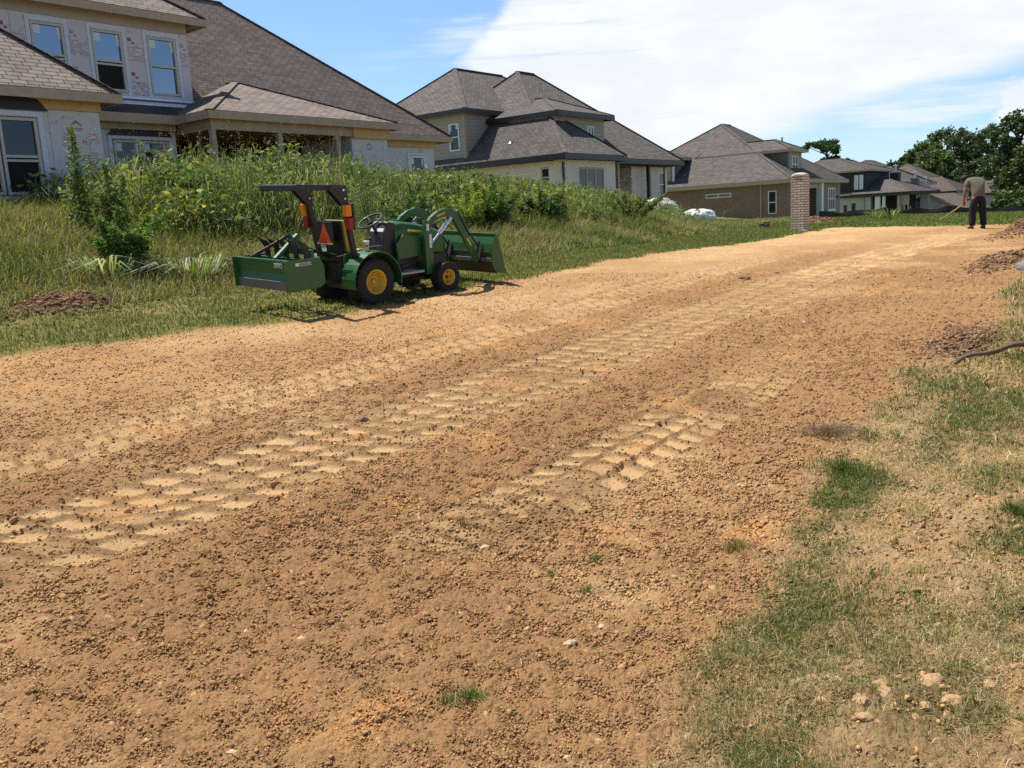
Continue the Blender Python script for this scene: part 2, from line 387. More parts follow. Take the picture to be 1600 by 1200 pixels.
# patches of living grass on the right: (x, y, radius along x, radius along y, strength)
GREEN = [(14.8, 1.7, 2.6, .55, 1.1), (9.6, 1.25, 1.2, .35, .9), (4.62, 1.42, .36, .17, .8), (3.08, 1.20, .42, .27, 1.15), (2.72, 1.30, .25, .14, 1.0), (1.93, 1.74, .12, .10, .9), (3.05, 1.98, .10, .07, .7), (2.84, 2.05, .10, .06, .6),
         (7.0, 1.75, .75, .22, 1.0), (6.6, 1.1, .8, .30, 1.1), (10.9, 2.35, 1.2, .28, 1.1), (12.2, 1.6, 1.6, .5, 1.1), (18.4, 2.4, 2.4, .75, 1.2), (4.35, .58, .20, .14, 1.2),
         (3.05, .70, .26, .12, 1.0), (2.80, .60, .30, .14, .9), (2.15, .70, .20, .16, 1.0), (2.2, .92, .25, .14, .8), (7.3, 1.35, .5, .3, .8), (3.72, 1.25, .22, .07, .9), (4.0, 1.40, .22, .06, .8),
         (2.5, 1.28, .3, .1, .7), (2.35, 1.12, .3, .12, .7), (5.6, 1.15, .35, .16, .8), (5.2, .85, .3, .2, .8), (8.6, 1.0, .8, .4, .9), (3.4, .45, .3, .12, .8), (1.75, .95, .2, .2, .7)]
def green_amount(u, v):
    g = np.zeros_like(u)
    for x, y, a, b, s in GREEN:
        d = ((u-x)/a)**2+((v-y)/b)**2
        g = np.maximum(g, s*np.exp(-d*.75))
    g = 1.45*g*(.8+.6*fbm(u, v, 3.0, 4, .6, 40))
    g = g+.25*sstep(fbm(u, v, 1.7, 4, .55, 43), .1, .5)*sstep(right_edge(u)-v, .05, .5)
    tf = bumps(u+.03*fbm(u, v, 9, 2, .5, 47), v, .19, .40, .03, .10, 160, 1.0)[0]*14; tf2 = bumps(u, v+.03*fbm(u, v, 9, 2, .5, 48), .42, .40, .08, .22, 165, 1.0)[0]*6
    g = np.maximum(g*(.72+.5*fbm(u, v, 7, 3, .6, 49)), sstep(right_edge(u)-v, -.25, .15)*np.maximum(np.clip(tf, 0, .85), np.clip(tf2, 0, .9))*(.6+.6*fbm(u, v, 1.3, 3, .5, 45)))
    far = sstep(u, 14, 24)*sstep(right_edge(u)-v, -.1, .5)
    return np.maximum(g, far*.8)
def masks(u, v):
    edge = .30*fbm(u, v, .9, 4, .55, 11)+.10*fbm(u, v, 5, 3, .5, 12)
    rgt = sstep(right_edge(u)+edge*(.8+.06*u)-v, -.05, .30)              # 1 in the grass on the right
    lft = sstep(v-left_edge(u)+edge*.7, -.12, .25)                       # 1 in the verge on the left
    far = sstep(u+edge*2+.12*(v-5), 29.5, 31.0)
    return rgt, lft, far
_p = on_ground(100, 487)
MOUNDS = [(float(_p[0]), float(_p[1]), .80, .50, .22), (9.0, 1.75, .85, .30, .06), (16.2, 2.62, 1.5, .28, .09), (24.6, 3.55, 2.0, .36, .26), (33.5, 11.6, 1.6, .8, .25)]
def mound(u, v):
    h = np.zeros_like(u)
    for x, y, a, b, t in MOUNDS:
        d = ((u-x)/a)**2+((v-y)/b)**2
        h = np.maximum(h, t*np.exp(-d*1.3)*(1+.5*fbm(u, v, 2.5, 3, .6, 21)))
    return h
def mound_cover(u, v):
    c = np.zeros_like(u)
    for x, y, a, b, t in MOUNDS:
        d = ((u-x)/a)**2+((v-y)/b)**2
        c = np.maximum(c, sstep(np.exp(-d*1.1)+.18*fbm(u, v, 4, 3, .6, 22), .32, .5))
    return c
def pads(u, v):
    """1 on the pressed pads the tyres left, 0 elsewhere; and how worked-over the strip is"""
    p = np.zeros_like(u); strip = np.zeros_like(u)
    wx = .020*fbm(u, v, 6, 3, .55, 31); wy = .018*fbm(u, v, 6, 3, .55, 35)
    for k, (c, hw, n, sp, sl, st, u0, u1) in enumerate(TRACKS):
        t = v-c(u)+wy; s = u+sl*(np.abs(t) if k in (1,) else t)+wx
        col = np.floor((t/hw+1)/2*n); ft = (t/hw+1)/2*n-col
        ss = s/sp+.5*(col % 2); row = np.floor(ss); fs = ss-row
        keep = lattice_hash(row, col, 50+k)
        inside = (np.abs(t) < hw) & (u > u0) & (u < u1)
        blk = sstep(ft, .0, .09)*sstep(1-ft, .0, .09)*sstep(fs, .05, .17)*sstep(1-fs, .05, .17)
        amp = st*(.45+.55*sstep(keep, .06, .4))*sstep(fbm(u, v, 1.1, 3, .5, 60+k)+.10*fbm(u, v, 7, 2, .5, 66), -.75+.5*(1-st), -.1+.2*(1-st))
        amp = amp*(1.0 if k else .8+.2*sstep(u, 2, 5))*sstep(u, u0, u0+.8)*sstep(u1-u, 0, 3)
        p = np.maximum(p, np.where(inside, blk*amp, 0))
        strip = np.maximum(strip, sstep(hw+.06-np.abs(t), 0, .12)*st*sstep(u, u0, u0+.8)*sstep(u1-u, 0, 3))
    return p, strip

def lin(r, g, b):
    f = lambda c: ((c/255+.055)/1.055)**2.4 if c > 10 else c/255/12.92
    return np.array([f(r), f(g), f(b)])
SOIL_DARK = np.array([.335, .184, .082]); SOIL_MID = np.array([.500, .296, .137]); SOIL_LIGHT = np.array([.625, .405, .198]); SOIL_RED = np.array([.58, .305, .118])
STRAW = np.array([.56, .42, .22]); VERGE = np.array([.15, .16, .045]); BROWN = np.array([.195, .118, .066])
def surface(u, v, near):
    """height offset and colour of the ground"""
    rgt, lft, far = masks(u, v); dirt = (1-rgt)*(1-lft)*(1-far)
    pd, strip = pads(u, v); pd = pd*dirt
    mc = mound_cover(u, v)
    coarse = fbm(u, v, .55, 4, .55, 1)
    loose = np.clip(.55+.55*coarse+.25*sstep(3.9+.03*u-v, 0, .5)-.25*sstep(v, 6.2, 8)-.3*sstep(u, 14, 26), 0, 1)
    loose = np.clip(loose+.35*np.exp(-((v-5.42-.02*u)/.35)**2)+.45*np.exp(-((v-3.55-.03*u)/.4)**2)*sstep(u, 1, 3), 0, 1)*(1-pd*.9)
    d = .024*fbm(u, v, 1.3, 4, .5, 3)+.012*fbm(u, v, 5, 4, .55, 4)*(1-.7*pd)
    d = d+near*(1-.85*pd)*(1-.35*strip)*(.017*fbm(u, v, 16, 4, .62, 5)*(.45+loose)+.009*np.abs(fbm(u, v, 42, 3, .6, 6)))
    amt = sstep(fbm(u, v, .9, 3, .5, 9), -.5, .35)*(.35+.65*loose)
    wx, wy = fbm(u, v, 22, 3, .6, 170), fbm(u, v, 22, 3, .6, 175); fx, fy = fbm(u, v, 65, 2, .6, 180), fbm(u, v, 65, 2, .6, 185)
    X1, Y1, X2_, Y2_ = u+.016*wx+.006*fx, v+.016*wy+.006*fy, u+.008*wx+.0065*fx, v+.008*wy+.0065*fy
    b1, i1 = bumps(X1, Y1, .17, .16, .010, .030, 100, .9); b2, i2 = bumps(X2_, Y2_, .060, .62, .006, .019, 110, 1.0); b3, i3 = bumps(X2_+.4, Y2_*1.1, .030, .80, .004, .011, 120, 1.1); b4, i4 = bumps(X1*1.05, Y1+.3, .10, .30, .007, .022, 130, .95)
    b1, b2, b4 = b1*(.75+.6*fx), b2*(.8+.6*fy), b4*(.75+.6*fx)
    keep = (1-.96*pd)*(1-.4*strip)*(1-.45*rgt)*(1-.5*lft)
    lump = np.maximum(np.maximum(b1*.85*amt, b4*amt), np.maximum(b2*(.45+.55*amt), b3))*keep
    ident = np.where(b1*.85 > b2, i1, np.where(b2 > b3, i2, i3))
    d = d+near*lump+.006*strip*(1-pd)-.021*pd+.005*strip*(1-pd)-.006*strip
    d = d+mound(u, v)+mc*(.05*np.abs(fbm(u, v, 4.5, 4, .6, 25))+bumps(X1, Y1, .16, .7, .02, .055, 140)[0]*.8+bumps(X2_, Y2_, .07, .8, .012, .03, 150)[0]*.8)
    d = d+.03*rgt*fbm(u, v, 2.2, 3, .5, 8)+near*rgt*.012*fbm(u, v, 11, 4, .6, 7)+.007*np.exp(-((u-3.48)/.20)**4-((v-1.03)/.055)**4)*np.sin((v-1.03+.12*(u-3.48))*2*np.pi/.026)
    # colours
    lf = np.clip(loose-.25*coarse, 0, 1)[:, None]
    c = SOIL_MID*(1-lf)+SOIL_DARK*lf
    dry = sstep(fbm(u, v, .8, 5, .6, 14)+.35*sstep(v, 5.5, 8)+.25*sstep(u, 12, 24)-.25*sstep(3.0, 0, 1), -.05, .6)[:, None]
    c = c*(1-.62*dry)+SOIL_LIGHT*.62*dry
    c = c*(1-.26*(strip*(1-pd)*dirt*sstep(u, 20, 6))[:, None]); c = c*(1-pd[:, None])+SOIL_LIGHT*(.96+.14*fbm(u, v, 3, 3, .5, 39))[:, None]*pd[:, None]
    red = (sstep(fbm(u, v, 1.9, 4, .6, 16), .28, .55)*.5)[:, None]; c = c*(1-red)+SOIL_RED*red
    tone = np.where(lump > .002, .86+.30*ident, 1.0); c = c*tone[:, None]
    pale = ((lump > .004) & (ident > .975))[:, None]; c = np.where(pale, SOIL_LIGHT*1.12, c)
    th = (rgt*(.55+.45*sstep(fbm(u, v, 2.6, 4, .6, 17), -.35, .3)))[:, None]
    c = c*(1-.45*th)+STRAW*.9*.45*th
    ga = green_amount(u, v)*rgt; gg = np.clip(ga*.75, 0, .8)[:, None]; c = c*(1-gg)+np.array([.10, .085, .032])*gg
    lw = (lft*(1-.35*sstep(fbm(u, v, 2.4, 4, .6, 18), .1, .5)))[:, None]; c = c*(1-.85*lw)+VERGE*.85*lw
    fw = far[:, None]; c = c*(1-.9*fw)+np.array([.17, .185, .05])*.9*fw
    m1 = mc[:, None]; mcol = BROWN*(.7+.9*np.clip(ident, 0, 1))[:, None]; c = c*(1-m1)+mcol*m1
    return d, c, dirt, rgt, lft, far

def build_ground():
    th = np.concatenate([np.radians(np.linspace(-180, -20, 40)), np.radians(np.linspace(-16, 3.2, 70)), np.radians(np.linspace(3.3, 74.5, 1050)), np.radians(np.linspace(75.2, 100, 60)), np.radians(np.linspace(104, 176, 22))])
    def geo(a, b, q): n = int(math.log(b/a)/math.log(1+q))+1; return np.geomspace(a, b, n)[:-1]
    r = np.concatenate([[.02], geo(.25, 1.7, .04), geo(1.7, 14, .0026), geo(14, 34, .0058), geo(34, 90, .02), geo(90, 1100, .09), [1100]])
    Rr, Th = np.meshgrid(r, th, indexing='ij'); u = (Rr*np.cos(Th)).ravel(); v = (Rr*np.sin(Th)).ravel()
    near = 1-sstep(Rr.ravel(), 26, 40)
    d, c, dirt, rgt, lft, far = surface(u, v, near)
    d = d*(1-sstep(Rr.ravel(), 60, 120))
    co = np.stack([u, v, ground(u, v)+d], 1)
    nr, nt = len(r), len(th)
    i, j = np.meshgrid(np.arange(nr-1), np.arange(nt), indexing='ij'); j2 = (j+1) % nt
    q = np.stack([i*nt+j, (i+1)*nt+j, (i+1)*nt+j2, i*nt+j2], -1).reshape(-1, 4)
    isdirt = (dirt[q].mean(1) > .5)
    mt = soil('soil_surface', .85, .016)
    for nm, sel in (('dirt_strip', isdirt), ('ground', ~isdirt)):
        qq = q[sel]; used, inv = np.unique(qq, return_inverse=True)
        o = fast_mesh(nm, co[used], [inv.reshape(-1, 4)], mt, c[used], smooth=True); o['kind'] = 'structure'
build_ground()

_t = (1+5**.5)/2
ICO = np.array([(-1, _t, 0), (1, _t, 0), (-1, -_t, 0), (1, -_t, 0), (0, -1, _t), (0, 1, _t), (0, -1, -_t), (0, 1, -_t), (_t, 0, -1), (_t, 0, 1), (-_t, 0, -1), (-_t, 0, 1)])/math.hypot(1, _t)
ICOF = np.array([(0, 11, 5), (0, 5, 1), (0, 1, 7), (0, 7, 10), (0, 10, 11), (1, 5, 9), (5, 11, 4), (11, 10, 2), (10, 7, 6), (7, 1, 8), (3, 9, 4), (3, 4, 2), (3, 2, 6), (3, 6, 8), (3, 8, 9), (4, 9, 5), (2, 4, 11), (6, 2, 10), (8, 6, 7), (9, 8, 1)])
OCT = np.array([(1, 0, 0), (-1, 0, 0), (0, 1, 0), (0, -1, 0), (0, 0, 1), (0, 0, -1.)]); OCTF = np.array([(0, 2, 4), (2, 1, 4), (1, 3, 4), (3, 0, 4), (2, 0, 5), (1, 2, 5), (3, 1, 5), (0, 3, 5)])
def lumps(name, u, v, s, col, label, lift=.2, extra=0, small=False):
    n = len(u); z = ground(u, v)+extra; B, BF = (OCT, OCTF) if small else (ICO, ICOF); k = len(B)
    a = rng.uniform(0, 6.28, n); sx, sy, sz = s*rng.uniform(.75, 1.35, n), s*rng.uniform(.6, 1.1, n), s*rng.uniform(.5, .95, n)
    V = B[None]*(1+.34*rng.uniform(-1, 1, (n, k, 1)))
    if small: V = V+.28*rng.normal(size=(n, k, 3))
    tilt = rng.normal(0, .5, n); x, y, zz = V[..., 0]*sx[:, None], V[..., 1]*sy[:, None], V[..., 2]*sz[:, None]
    x, zz = x*np.cos(tilt)[:, None]-zz*np.sin(tilt)[:, None], x*np.sin(tilt)[:, None]+zz*np.cos(tilt)[:, None]
    X = x*np.cos(a)[:, None]-y*np.sin(a)[:, None]+u[:, None]; Y = x*np.sin(a)[:, None]+y*np.cos(a)[:, None]+v[:, None]; Z = zz+(z+s*lift)[:, None]
    f = (BF[None]+k*np.arange(n)[:, None, None]).reshape(-1, 3)
    o = fast_mesh(name, np.stack([X, Y, Z], -1).reshape(-1, 3), [f], SOILM, np.repeat(col, k, 0)); o['kind'] = 'stuff'; o['label'] = label; return o
SOILM = soil('clod_surface', .5, .006)
def scatter_clods():
    n = 1250000; r = np.exp(rng.uniform(math.log(1.6), math.log(15), n)**1.0); th = np.radians(rng.uniform(3, 75, n)); u, v = r*np.cos(th), r*np.sin(th)
    rgt, lft, far = masks(u, v); pd, strip = pads(u, v)
    dens = (1-.72*rgt)*(1-lft)*(1-.97*pd)*(1-.72*strip)*(.42+.58*sstep(fbm(u, v, .9, 3, .5, 9)+.6*fbm(u, v, 3.3, 3, .5, 19), -.45, .35))*(1-.4*sstep(r, 7, 13))
    k = rng.random(n) < dens*.62; u, v, r = u[k], v[k], r[k]; n = len(u)
    s = (.0024+.0068*rng.random(n)**2.8)*np.clip(r/3.2, .8, 1.35); big = rng.random(n) < .007; s[big] *= 2.0
    d, c = surface(u, v, np.zeros(n))[:2]
    c = c*(.86+.42*rng.random((n, 1)))*(1+.04*rng.normal(size=(n, 3)))
    big = s > .013
    lumps('soil_crumbs', u[~big], v[~big], s[~big], c[~big], 'loose crumbs of soil on the dirt strip', .6, d[~big], True)
    lumps('soil_clods', u[big], v[big], s[big], c[big], 'loose clods of soil on the dirt strip', .35, d[big])
    U, V, S, C = [], [], [], []
    for x, y, a, b, t in MOUNDS:
        m_ = int(2600*max(.6, a)); e = rng.normal(0, .55, (m_, 2)); uu, vv = x+e[:, 0]*a, y+e[:, 1]*b
        U.append(uu); V.append(vv); S.append((.006+.019*rng.random(m_)**2.8)*(1.3 if math.hypot(x, y) > 12 else 1)); C.append(BROWN*(.7+1.4*rng.random((m_, 1))**1.4)*np.array([1.05, 1, .95]))
    U.append(2.60+.36*rng.normal(size=240)); V.append(.66+.13*rng.normal(size=240)); S.append(.003+.012*rng.random(240)**2.4); C.append(SOIL_LIGHT*np.array([1, .9, .8])*(.62+.4*rng.random((240, 1))))
    U, V, S, C = map(np.concatenate, (U, V, S, C)); lumps('mound_clods', U, V, S, C, 'clods and clay bits heaped on the dirt mounds and the bare patch at the right', .3, surface(U, V, np.zeros(len(U)))[0])
scatter_clods()

# ------------------------------------------------------------------ materials for buildings
SH_BROWN = shingle('shingle_brown', (.265, .212, .180), (.180, .142, .120), (.045, .033, .030))
SH_GREY = shingle('shingle_grey', (.165, .146, .130), (.108, .095, .085), (.036, .032, .030))
SH_DARK = shingle('shingle_slate', (.085, .076, .070), (.058, .052, .049), (.022, .020, .019))
SH_WARM = shingle('shingle_warm', (.170, .130, .112), (.120, .092, .080), (.040, .031, .028))
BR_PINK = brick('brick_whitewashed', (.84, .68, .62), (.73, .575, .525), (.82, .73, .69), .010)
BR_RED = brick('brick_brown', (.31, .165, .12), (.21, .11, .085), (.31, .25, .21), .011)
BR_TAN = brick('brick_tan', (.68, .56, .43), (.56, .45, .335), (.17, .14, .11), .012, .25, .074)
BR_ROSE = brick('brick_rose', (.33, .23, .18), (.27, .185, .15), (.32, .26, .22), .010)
BR_WHITE = brick('brick_white', (.50, .48, .43), (.44, .42, .38), (.40, .385, .35), .008)
SD_TAN = siding('siding_tan', (.38, .32, .265)); SD_DARK = siding('siding_black', (.020, .019, .020), .2); SD_GREY = siding('siding_taupe', (.20, .165, .13)); SD_WHITE = siding('siding_white', (.52, .51, .49))
WOODY = plain('pine_lumber', (.56, .37, .16), .75, var=.3, scale=5); WOODP = plain('weathered_lumber', (.43, .33, .225), .8, var=.3, scale=5)
FELT = plain('roofing_felt', (.012, .012, .016), .55, var=.3); BLACK = plain('black_trim', (.014, .012, .012), .45); DBROWN = plain('bronze_gutter', (.022, .014, .011), .4)
VINYL = plain('almond_vinyl', (.50, .48, .40), .5, var=.05); WHITE = plain('white_paint', (.78, .78, .76), .5, var=.05); TANTRIM = plain('tan_trim', (.40, .32, .22), .6, var=.1)
GLASS = glassy('window_glass', (.004, .012, .024), .26); GLASSD = glassy('dark_glass', (.004, .005, .006), .010); DARKIN = plain('dark_interior', (.010, .009, .008), .9)  # DARKIN: near black, the shade of porch and rooms put into the colour
STICK = plain('window_sticker', (.62, .72, .78), .6, var=.15, scale=30); FLASH = plain('flashing_membrane', (.86, .88, .92), .35, var=.05); TAPE = plain('flashing_tape', (.60, .64, .70), .5, var=.25, scale=14)
REDINK = plain('red_ink', (.36, .09, .10), .8, var=.3, scale=20); PINKINK = plain('faded_ink', (.46, .28, .30), .8, var=.25, scale=20); GREYINK = plain('grey_ink', (.25, .25, .30), .8)
METAL = plain('galvanised_metal', (.45, .46, .46), .35, .8, var=.2); STONE = plain('rough_stone', (.30, .24, .21), .9, var=.4, scale=3)
def wrapmat():
    mt, t, b = mat_new('sheathing_board'); tcn = t.node('ShaderNodeTexCoord'); uv = t.node('ShaderNodeUVMap'); uv.uv_map = 'UVMap'
    n = t.noise(tcn.outputs['Object'], 1.2, 5, .65); n2 = t.noise(tcn.outputs['Object'], 9, 4, .6)
    c = t.mix(n, (.52, .505, .515, 1), (.66, .645, .64, 1)); c = t.mix(t.ramp(n2, .58, .72), c, (.36, .31, .31, 1))
    sp = t.node('ShaderNodeSeparateXYZ'); t.link(uv.outputs[0], sp.inputs[0])
    seam = t.math('ABSOLUTE', t.math('SUBTRACT', t.math('FRACT', t.math('DIVIDE', sp.outputs[0], 1.22)), .5))
    c = t.mix(t.ramp(seam, .492, .498), c, (.27, .24, .25, 1))
    t.put(b.inputs['Base Color'], c); b.inputs['Roughness'].default_value = .75; return mt
WRAP = wrapmat()

# ------------------------------------------------------------------ building blocks for houses
def hip(parent, u0, u1, v0, v1, ze, slope=None, ridge=None, zr=None, roof=SH_GREY, fasc=DBROWN, fh=.2, label=None, soffit=True, cap=True):
    """hipped roof over an eave rectangle; ridge = two (x, y) points or worked out from the slope"""
    if ridge is None:
        w2 = min(u1-u0, v1-v0)/2
        if u1-u0 >= v1-v0: ridge = ((u0+w2, (v0+v1)/2), (u1-w2, (v0+v1)/2))
        else: ridge = (((u0+u1)/2, v0+w2), ((u0+u1)/2, v1-w2))
        zr = ze+slope*w2
    (ax, ay), (bx, by) = ridge; alongx = abs(bx-ax) >= abs(by-ay)
    t = .05; m = MB(); A, B = (ax, ay, zr+t), (bx, by, zr+t); z = ze+t
    c = [(u0, v0, z), (u1, v0, z), (u1, v1, z), (u0, v1, z)]
    if alongx: m.poly(c[0], c[1], B, A).poly(c[2], c[3], A, B).poly(c[3], c[0], A).poly(c[1], c[2], B)
    else: m.poly(c[0], c[1], A).poly(c[1], c[2], B, A).poly(c[2], c[3], B).poly(c[3], c[0], A, B)
    m.poly((u0, v0, ze), (u0, v0, z), (u1, v0, z), (u1, v0, ze)).poly((u1, v0, ze), (u1, v0, z), (u1, v1, z), (u1, v1, ze))
    m.poly((u0, v0, ze), (u0, v0, z), (u0, v1, z), (u0, v1, ze)).poly((u0, v1, ze), (u0, v1, z), (u1, v1, z), (u1, v1, ze)).poly((u0, v0, ze), (u1, v0, ze), (u1, v1, ze), (u0, v1, ze))
    o = m.build('roof', roof, parent, fix=True)
    if cap:
        k = MB()
        ends = [(c[0], A), (c[1], B if alongx else A), (c[2], B), (c[3], A if alongx else B)]
        for p, q in ends+([(A, B)] if (Vector(A)-Vector(B)).length > .2 else []):
            k.bar((p[0], p[1], p[2]+.006), (q[0], q[1], q[2]+.006), .24, .02)
        k.build('ridge_cap', roof, o)
    if fasc is not None:
        f = MB(); e = .025
        f.box(u0-e, u1+e, v0-e, v0-.002, ze-fh, ze+t*.6).box(u0-e, u1+e, v1+.002, v1+e, ze-fh, ze+t*.6)
        f.box(u0-e, u0-.002, v0, v1, ze-fh, ze+t*.6).box(u1+.002, u1+e, v0, v1, ze-fh, ze+t*.6)
        f.build('fascia', fasc, o)
    if label: o['label'] = label
    return o
def wall(parent, name, mat, axis, at_, a0, a1, z0, z1, holes=(), thick=.14, inward=1):
    """upright wall: axis 'y' means the plane y = at_ running along x; holes are (a0, a1, z0, z1)"""
    if axis == 'x': a0 += .145
    m = MB(); P = (lambda a, z, d=0: (a, at_+d*inward, z)) if axis == 'y' else (lambda a, z, d=0: (at_+d*inward, a, z))
    xs = sorted({a0, a1, *[h[0] for h in holes], *[h[1] for h in holes]}); zs = sorted({z0, z1, *[h[2] for h in holes], *[h[3] for h in holes]})
    for i in range(len(xs)-1):
        for j in range(len(zs)-1):
            x, z = (xs[i]+xs[i+1])/2, (zs[j]+zs[j+1])/2
            if not (a0 < x < a1 and z0 < z < z1) or any(h[0] < x < h[1] and h[2] < z < h[3] for h in holes): continue
            m.poly(P(xs[i], zs[j]), P(xs[i+1], zs[j]), P(xs[i+1], zs[j+1]), P(xs[i], zs[j+1]))
            m.poly(P(xs[i], zs[j], thick), P(xs[i], zs[j+1], thick), P(xs[i+1], zs[j+1], thick), P(xs[i+1], zs[j], thick))
    for h in holes:
        m.poly(P(h[0], h[2]), P(h[0], h[3]), P(h[0], h[3], thick), P(h[0], h[2], thick)); m.poly(P(h[1], h[2]), P(h[1], h[3]), P(h[1], h[3], thick), P(h[1], h[2], thick))
        m.poly(P(h[0], h[2]), P(h[1], h[2]), P(h[1], h[2], thick), P(h[0], h[2], thick)); m.poly(P(h[0], h[3]), P(h[1], h[3]), P(h[1], h[3], thick), P(h[0], h[3], thick))
    m.poly(P(a0, z0), P(a0, z1), P(a0, z1, thick), P(a0, z0, thick)); m.poly(P(a1, z0), P(a1, z1), P(a1, z1, thick), P(a1, z0, thick))
    return m.build(name, mat, parent, fix=False)
def window(parent, axis, at_, a0, a1, z0, z1, frame=VINYL, glass=GLASS, fw=.06, rail=True, open_low=False, cols=1, rows=1, sticker=False, sill=None, out=-1, name='window', proud=.02):
    """a window facing the camera side (out = -1): frame, panes and stickers"""
    def B(m, x0, x1, d0, d1, y0, y1):
        lo, hi = sorted((at_+out*d0, at_+out*d1))
        return m.box(x0, x1, lo, hi, y0, y1) if axis == 'y' else m.box(lo, hi, x0, x1, y0, y1)
    m = MB(); d0, d1 = -.07, proud
    B(m, a0, a0+fw, d0, d1, z0, z1); B(m, a1-fw, a1, d0, d1, z0, z1); B(m, a0+fw, a1-fw, d0, d1, z0, z0+fw); B(m, a0+fw, a1-fw, d0, d1, z1-fw, z1)
    zm = (z0+z1)/2
    if rail: B(m, a0+fw, a1-fw, d0+.01, d1-.008, zm-.028, zm+.028)
    if open_low: B(m, a0+fw, a1-fw, d0+.01, d1-.014, zm-.11, zm-.06)
    for c in range(1, cols): x = a0+fw+(a1-a0-2*fw)*c/cols; B(m, x-.022, x+.022, d0+.012, d1-.010, z0+fw, z1-fw)
    for r_ in range(1, rows): z = z0+fw+(z1-z0-2*fw)*r_/rows; B(m, a0+fw, a1-fw, d0+.014, d1-.012, z-.02, z+.02)
    f = m.build(name, frame, parent)
    if rail:
        g = MB(); B(g, a0+fw, a1-fw, -.045, -.038, zm+.028, z1-fw); g.build('pane', glass, f)
        g = MB(); B(g, a0+fw, a1-fw, -.062, -.055, z0+fw, zm-.028); g.build('pane', DARKIN if open_low else glass, f)  # open sash has no glass: a near-black sheet paints the unlit room
    else:
        g = MB(); B(g, a0+fw, a1-fw, -.045, -.038, z0+fw, z1-fw); g.build('pane', glass, f)
    if sticker:
        w_ = a1-a0
        g = MB(); B(g, a0+fw+.01, a0+fw+.24*w_, -.036, -.031, z1-fw-.22, z1-fw-.01); g.build('sticker', STICK, f)
        g = MB(); B(g, a1-fw-.11*w_, a1-fw-.01, -.036, -.031, z1-fw-.30, z1-fw-.01); g.build('sticker', STICK, f)
    if sill: g = MB(); B(g, a0-.06, a1+.06, -.05, .07, z0-.08, z0-.003); g.build('sill', sill, f)
    return f
def text_mesh(name, body, size, mat, parent, loc, axis='y', flip=False, spread=1.0):
    """lettering standing upright in the plane y = const and read from -Y (or x = const, read from -X)"""
    cu = bpy.data.curves.new(name, 'FONT'); cu.body = body; cu.size = size; cu.extrude = .001; cu.resolution_u = 2; cu.align_x = 'CENTER'; cu.space_character = spread
    tmp = bpy.data.objects.new(name, cu); COL.objects.link(tmp)
    dg = bpy.context.evaluated_depsgraph_get(); me = bpy.data.meshes.new_from_object(tmp.evaluated_get(dg)); bpy.data.objects.remove(tmp)
    me.materials.clear(); me.materials.append(mat)
    o = bpy.data.objects.new(name, me); COL.objects.link(o); o.parent = parent; o.location = loc
    o.rotation_euler = (R(90), 0, 0) if axis == 'y' else (R(90), 0, R(-90))
    return o
def vent_pipe(parent, x, y, z, h=.4, r=.045):
    m = MB(); m.tube([(x, y, z-.15), (x, y, z+h)], r, 8); m.lathe([(r+.11, -.05), (r+.02, .06)], (x, y, z), 'z', 10)
    return m.build('vent_pipe', METAL, parent)

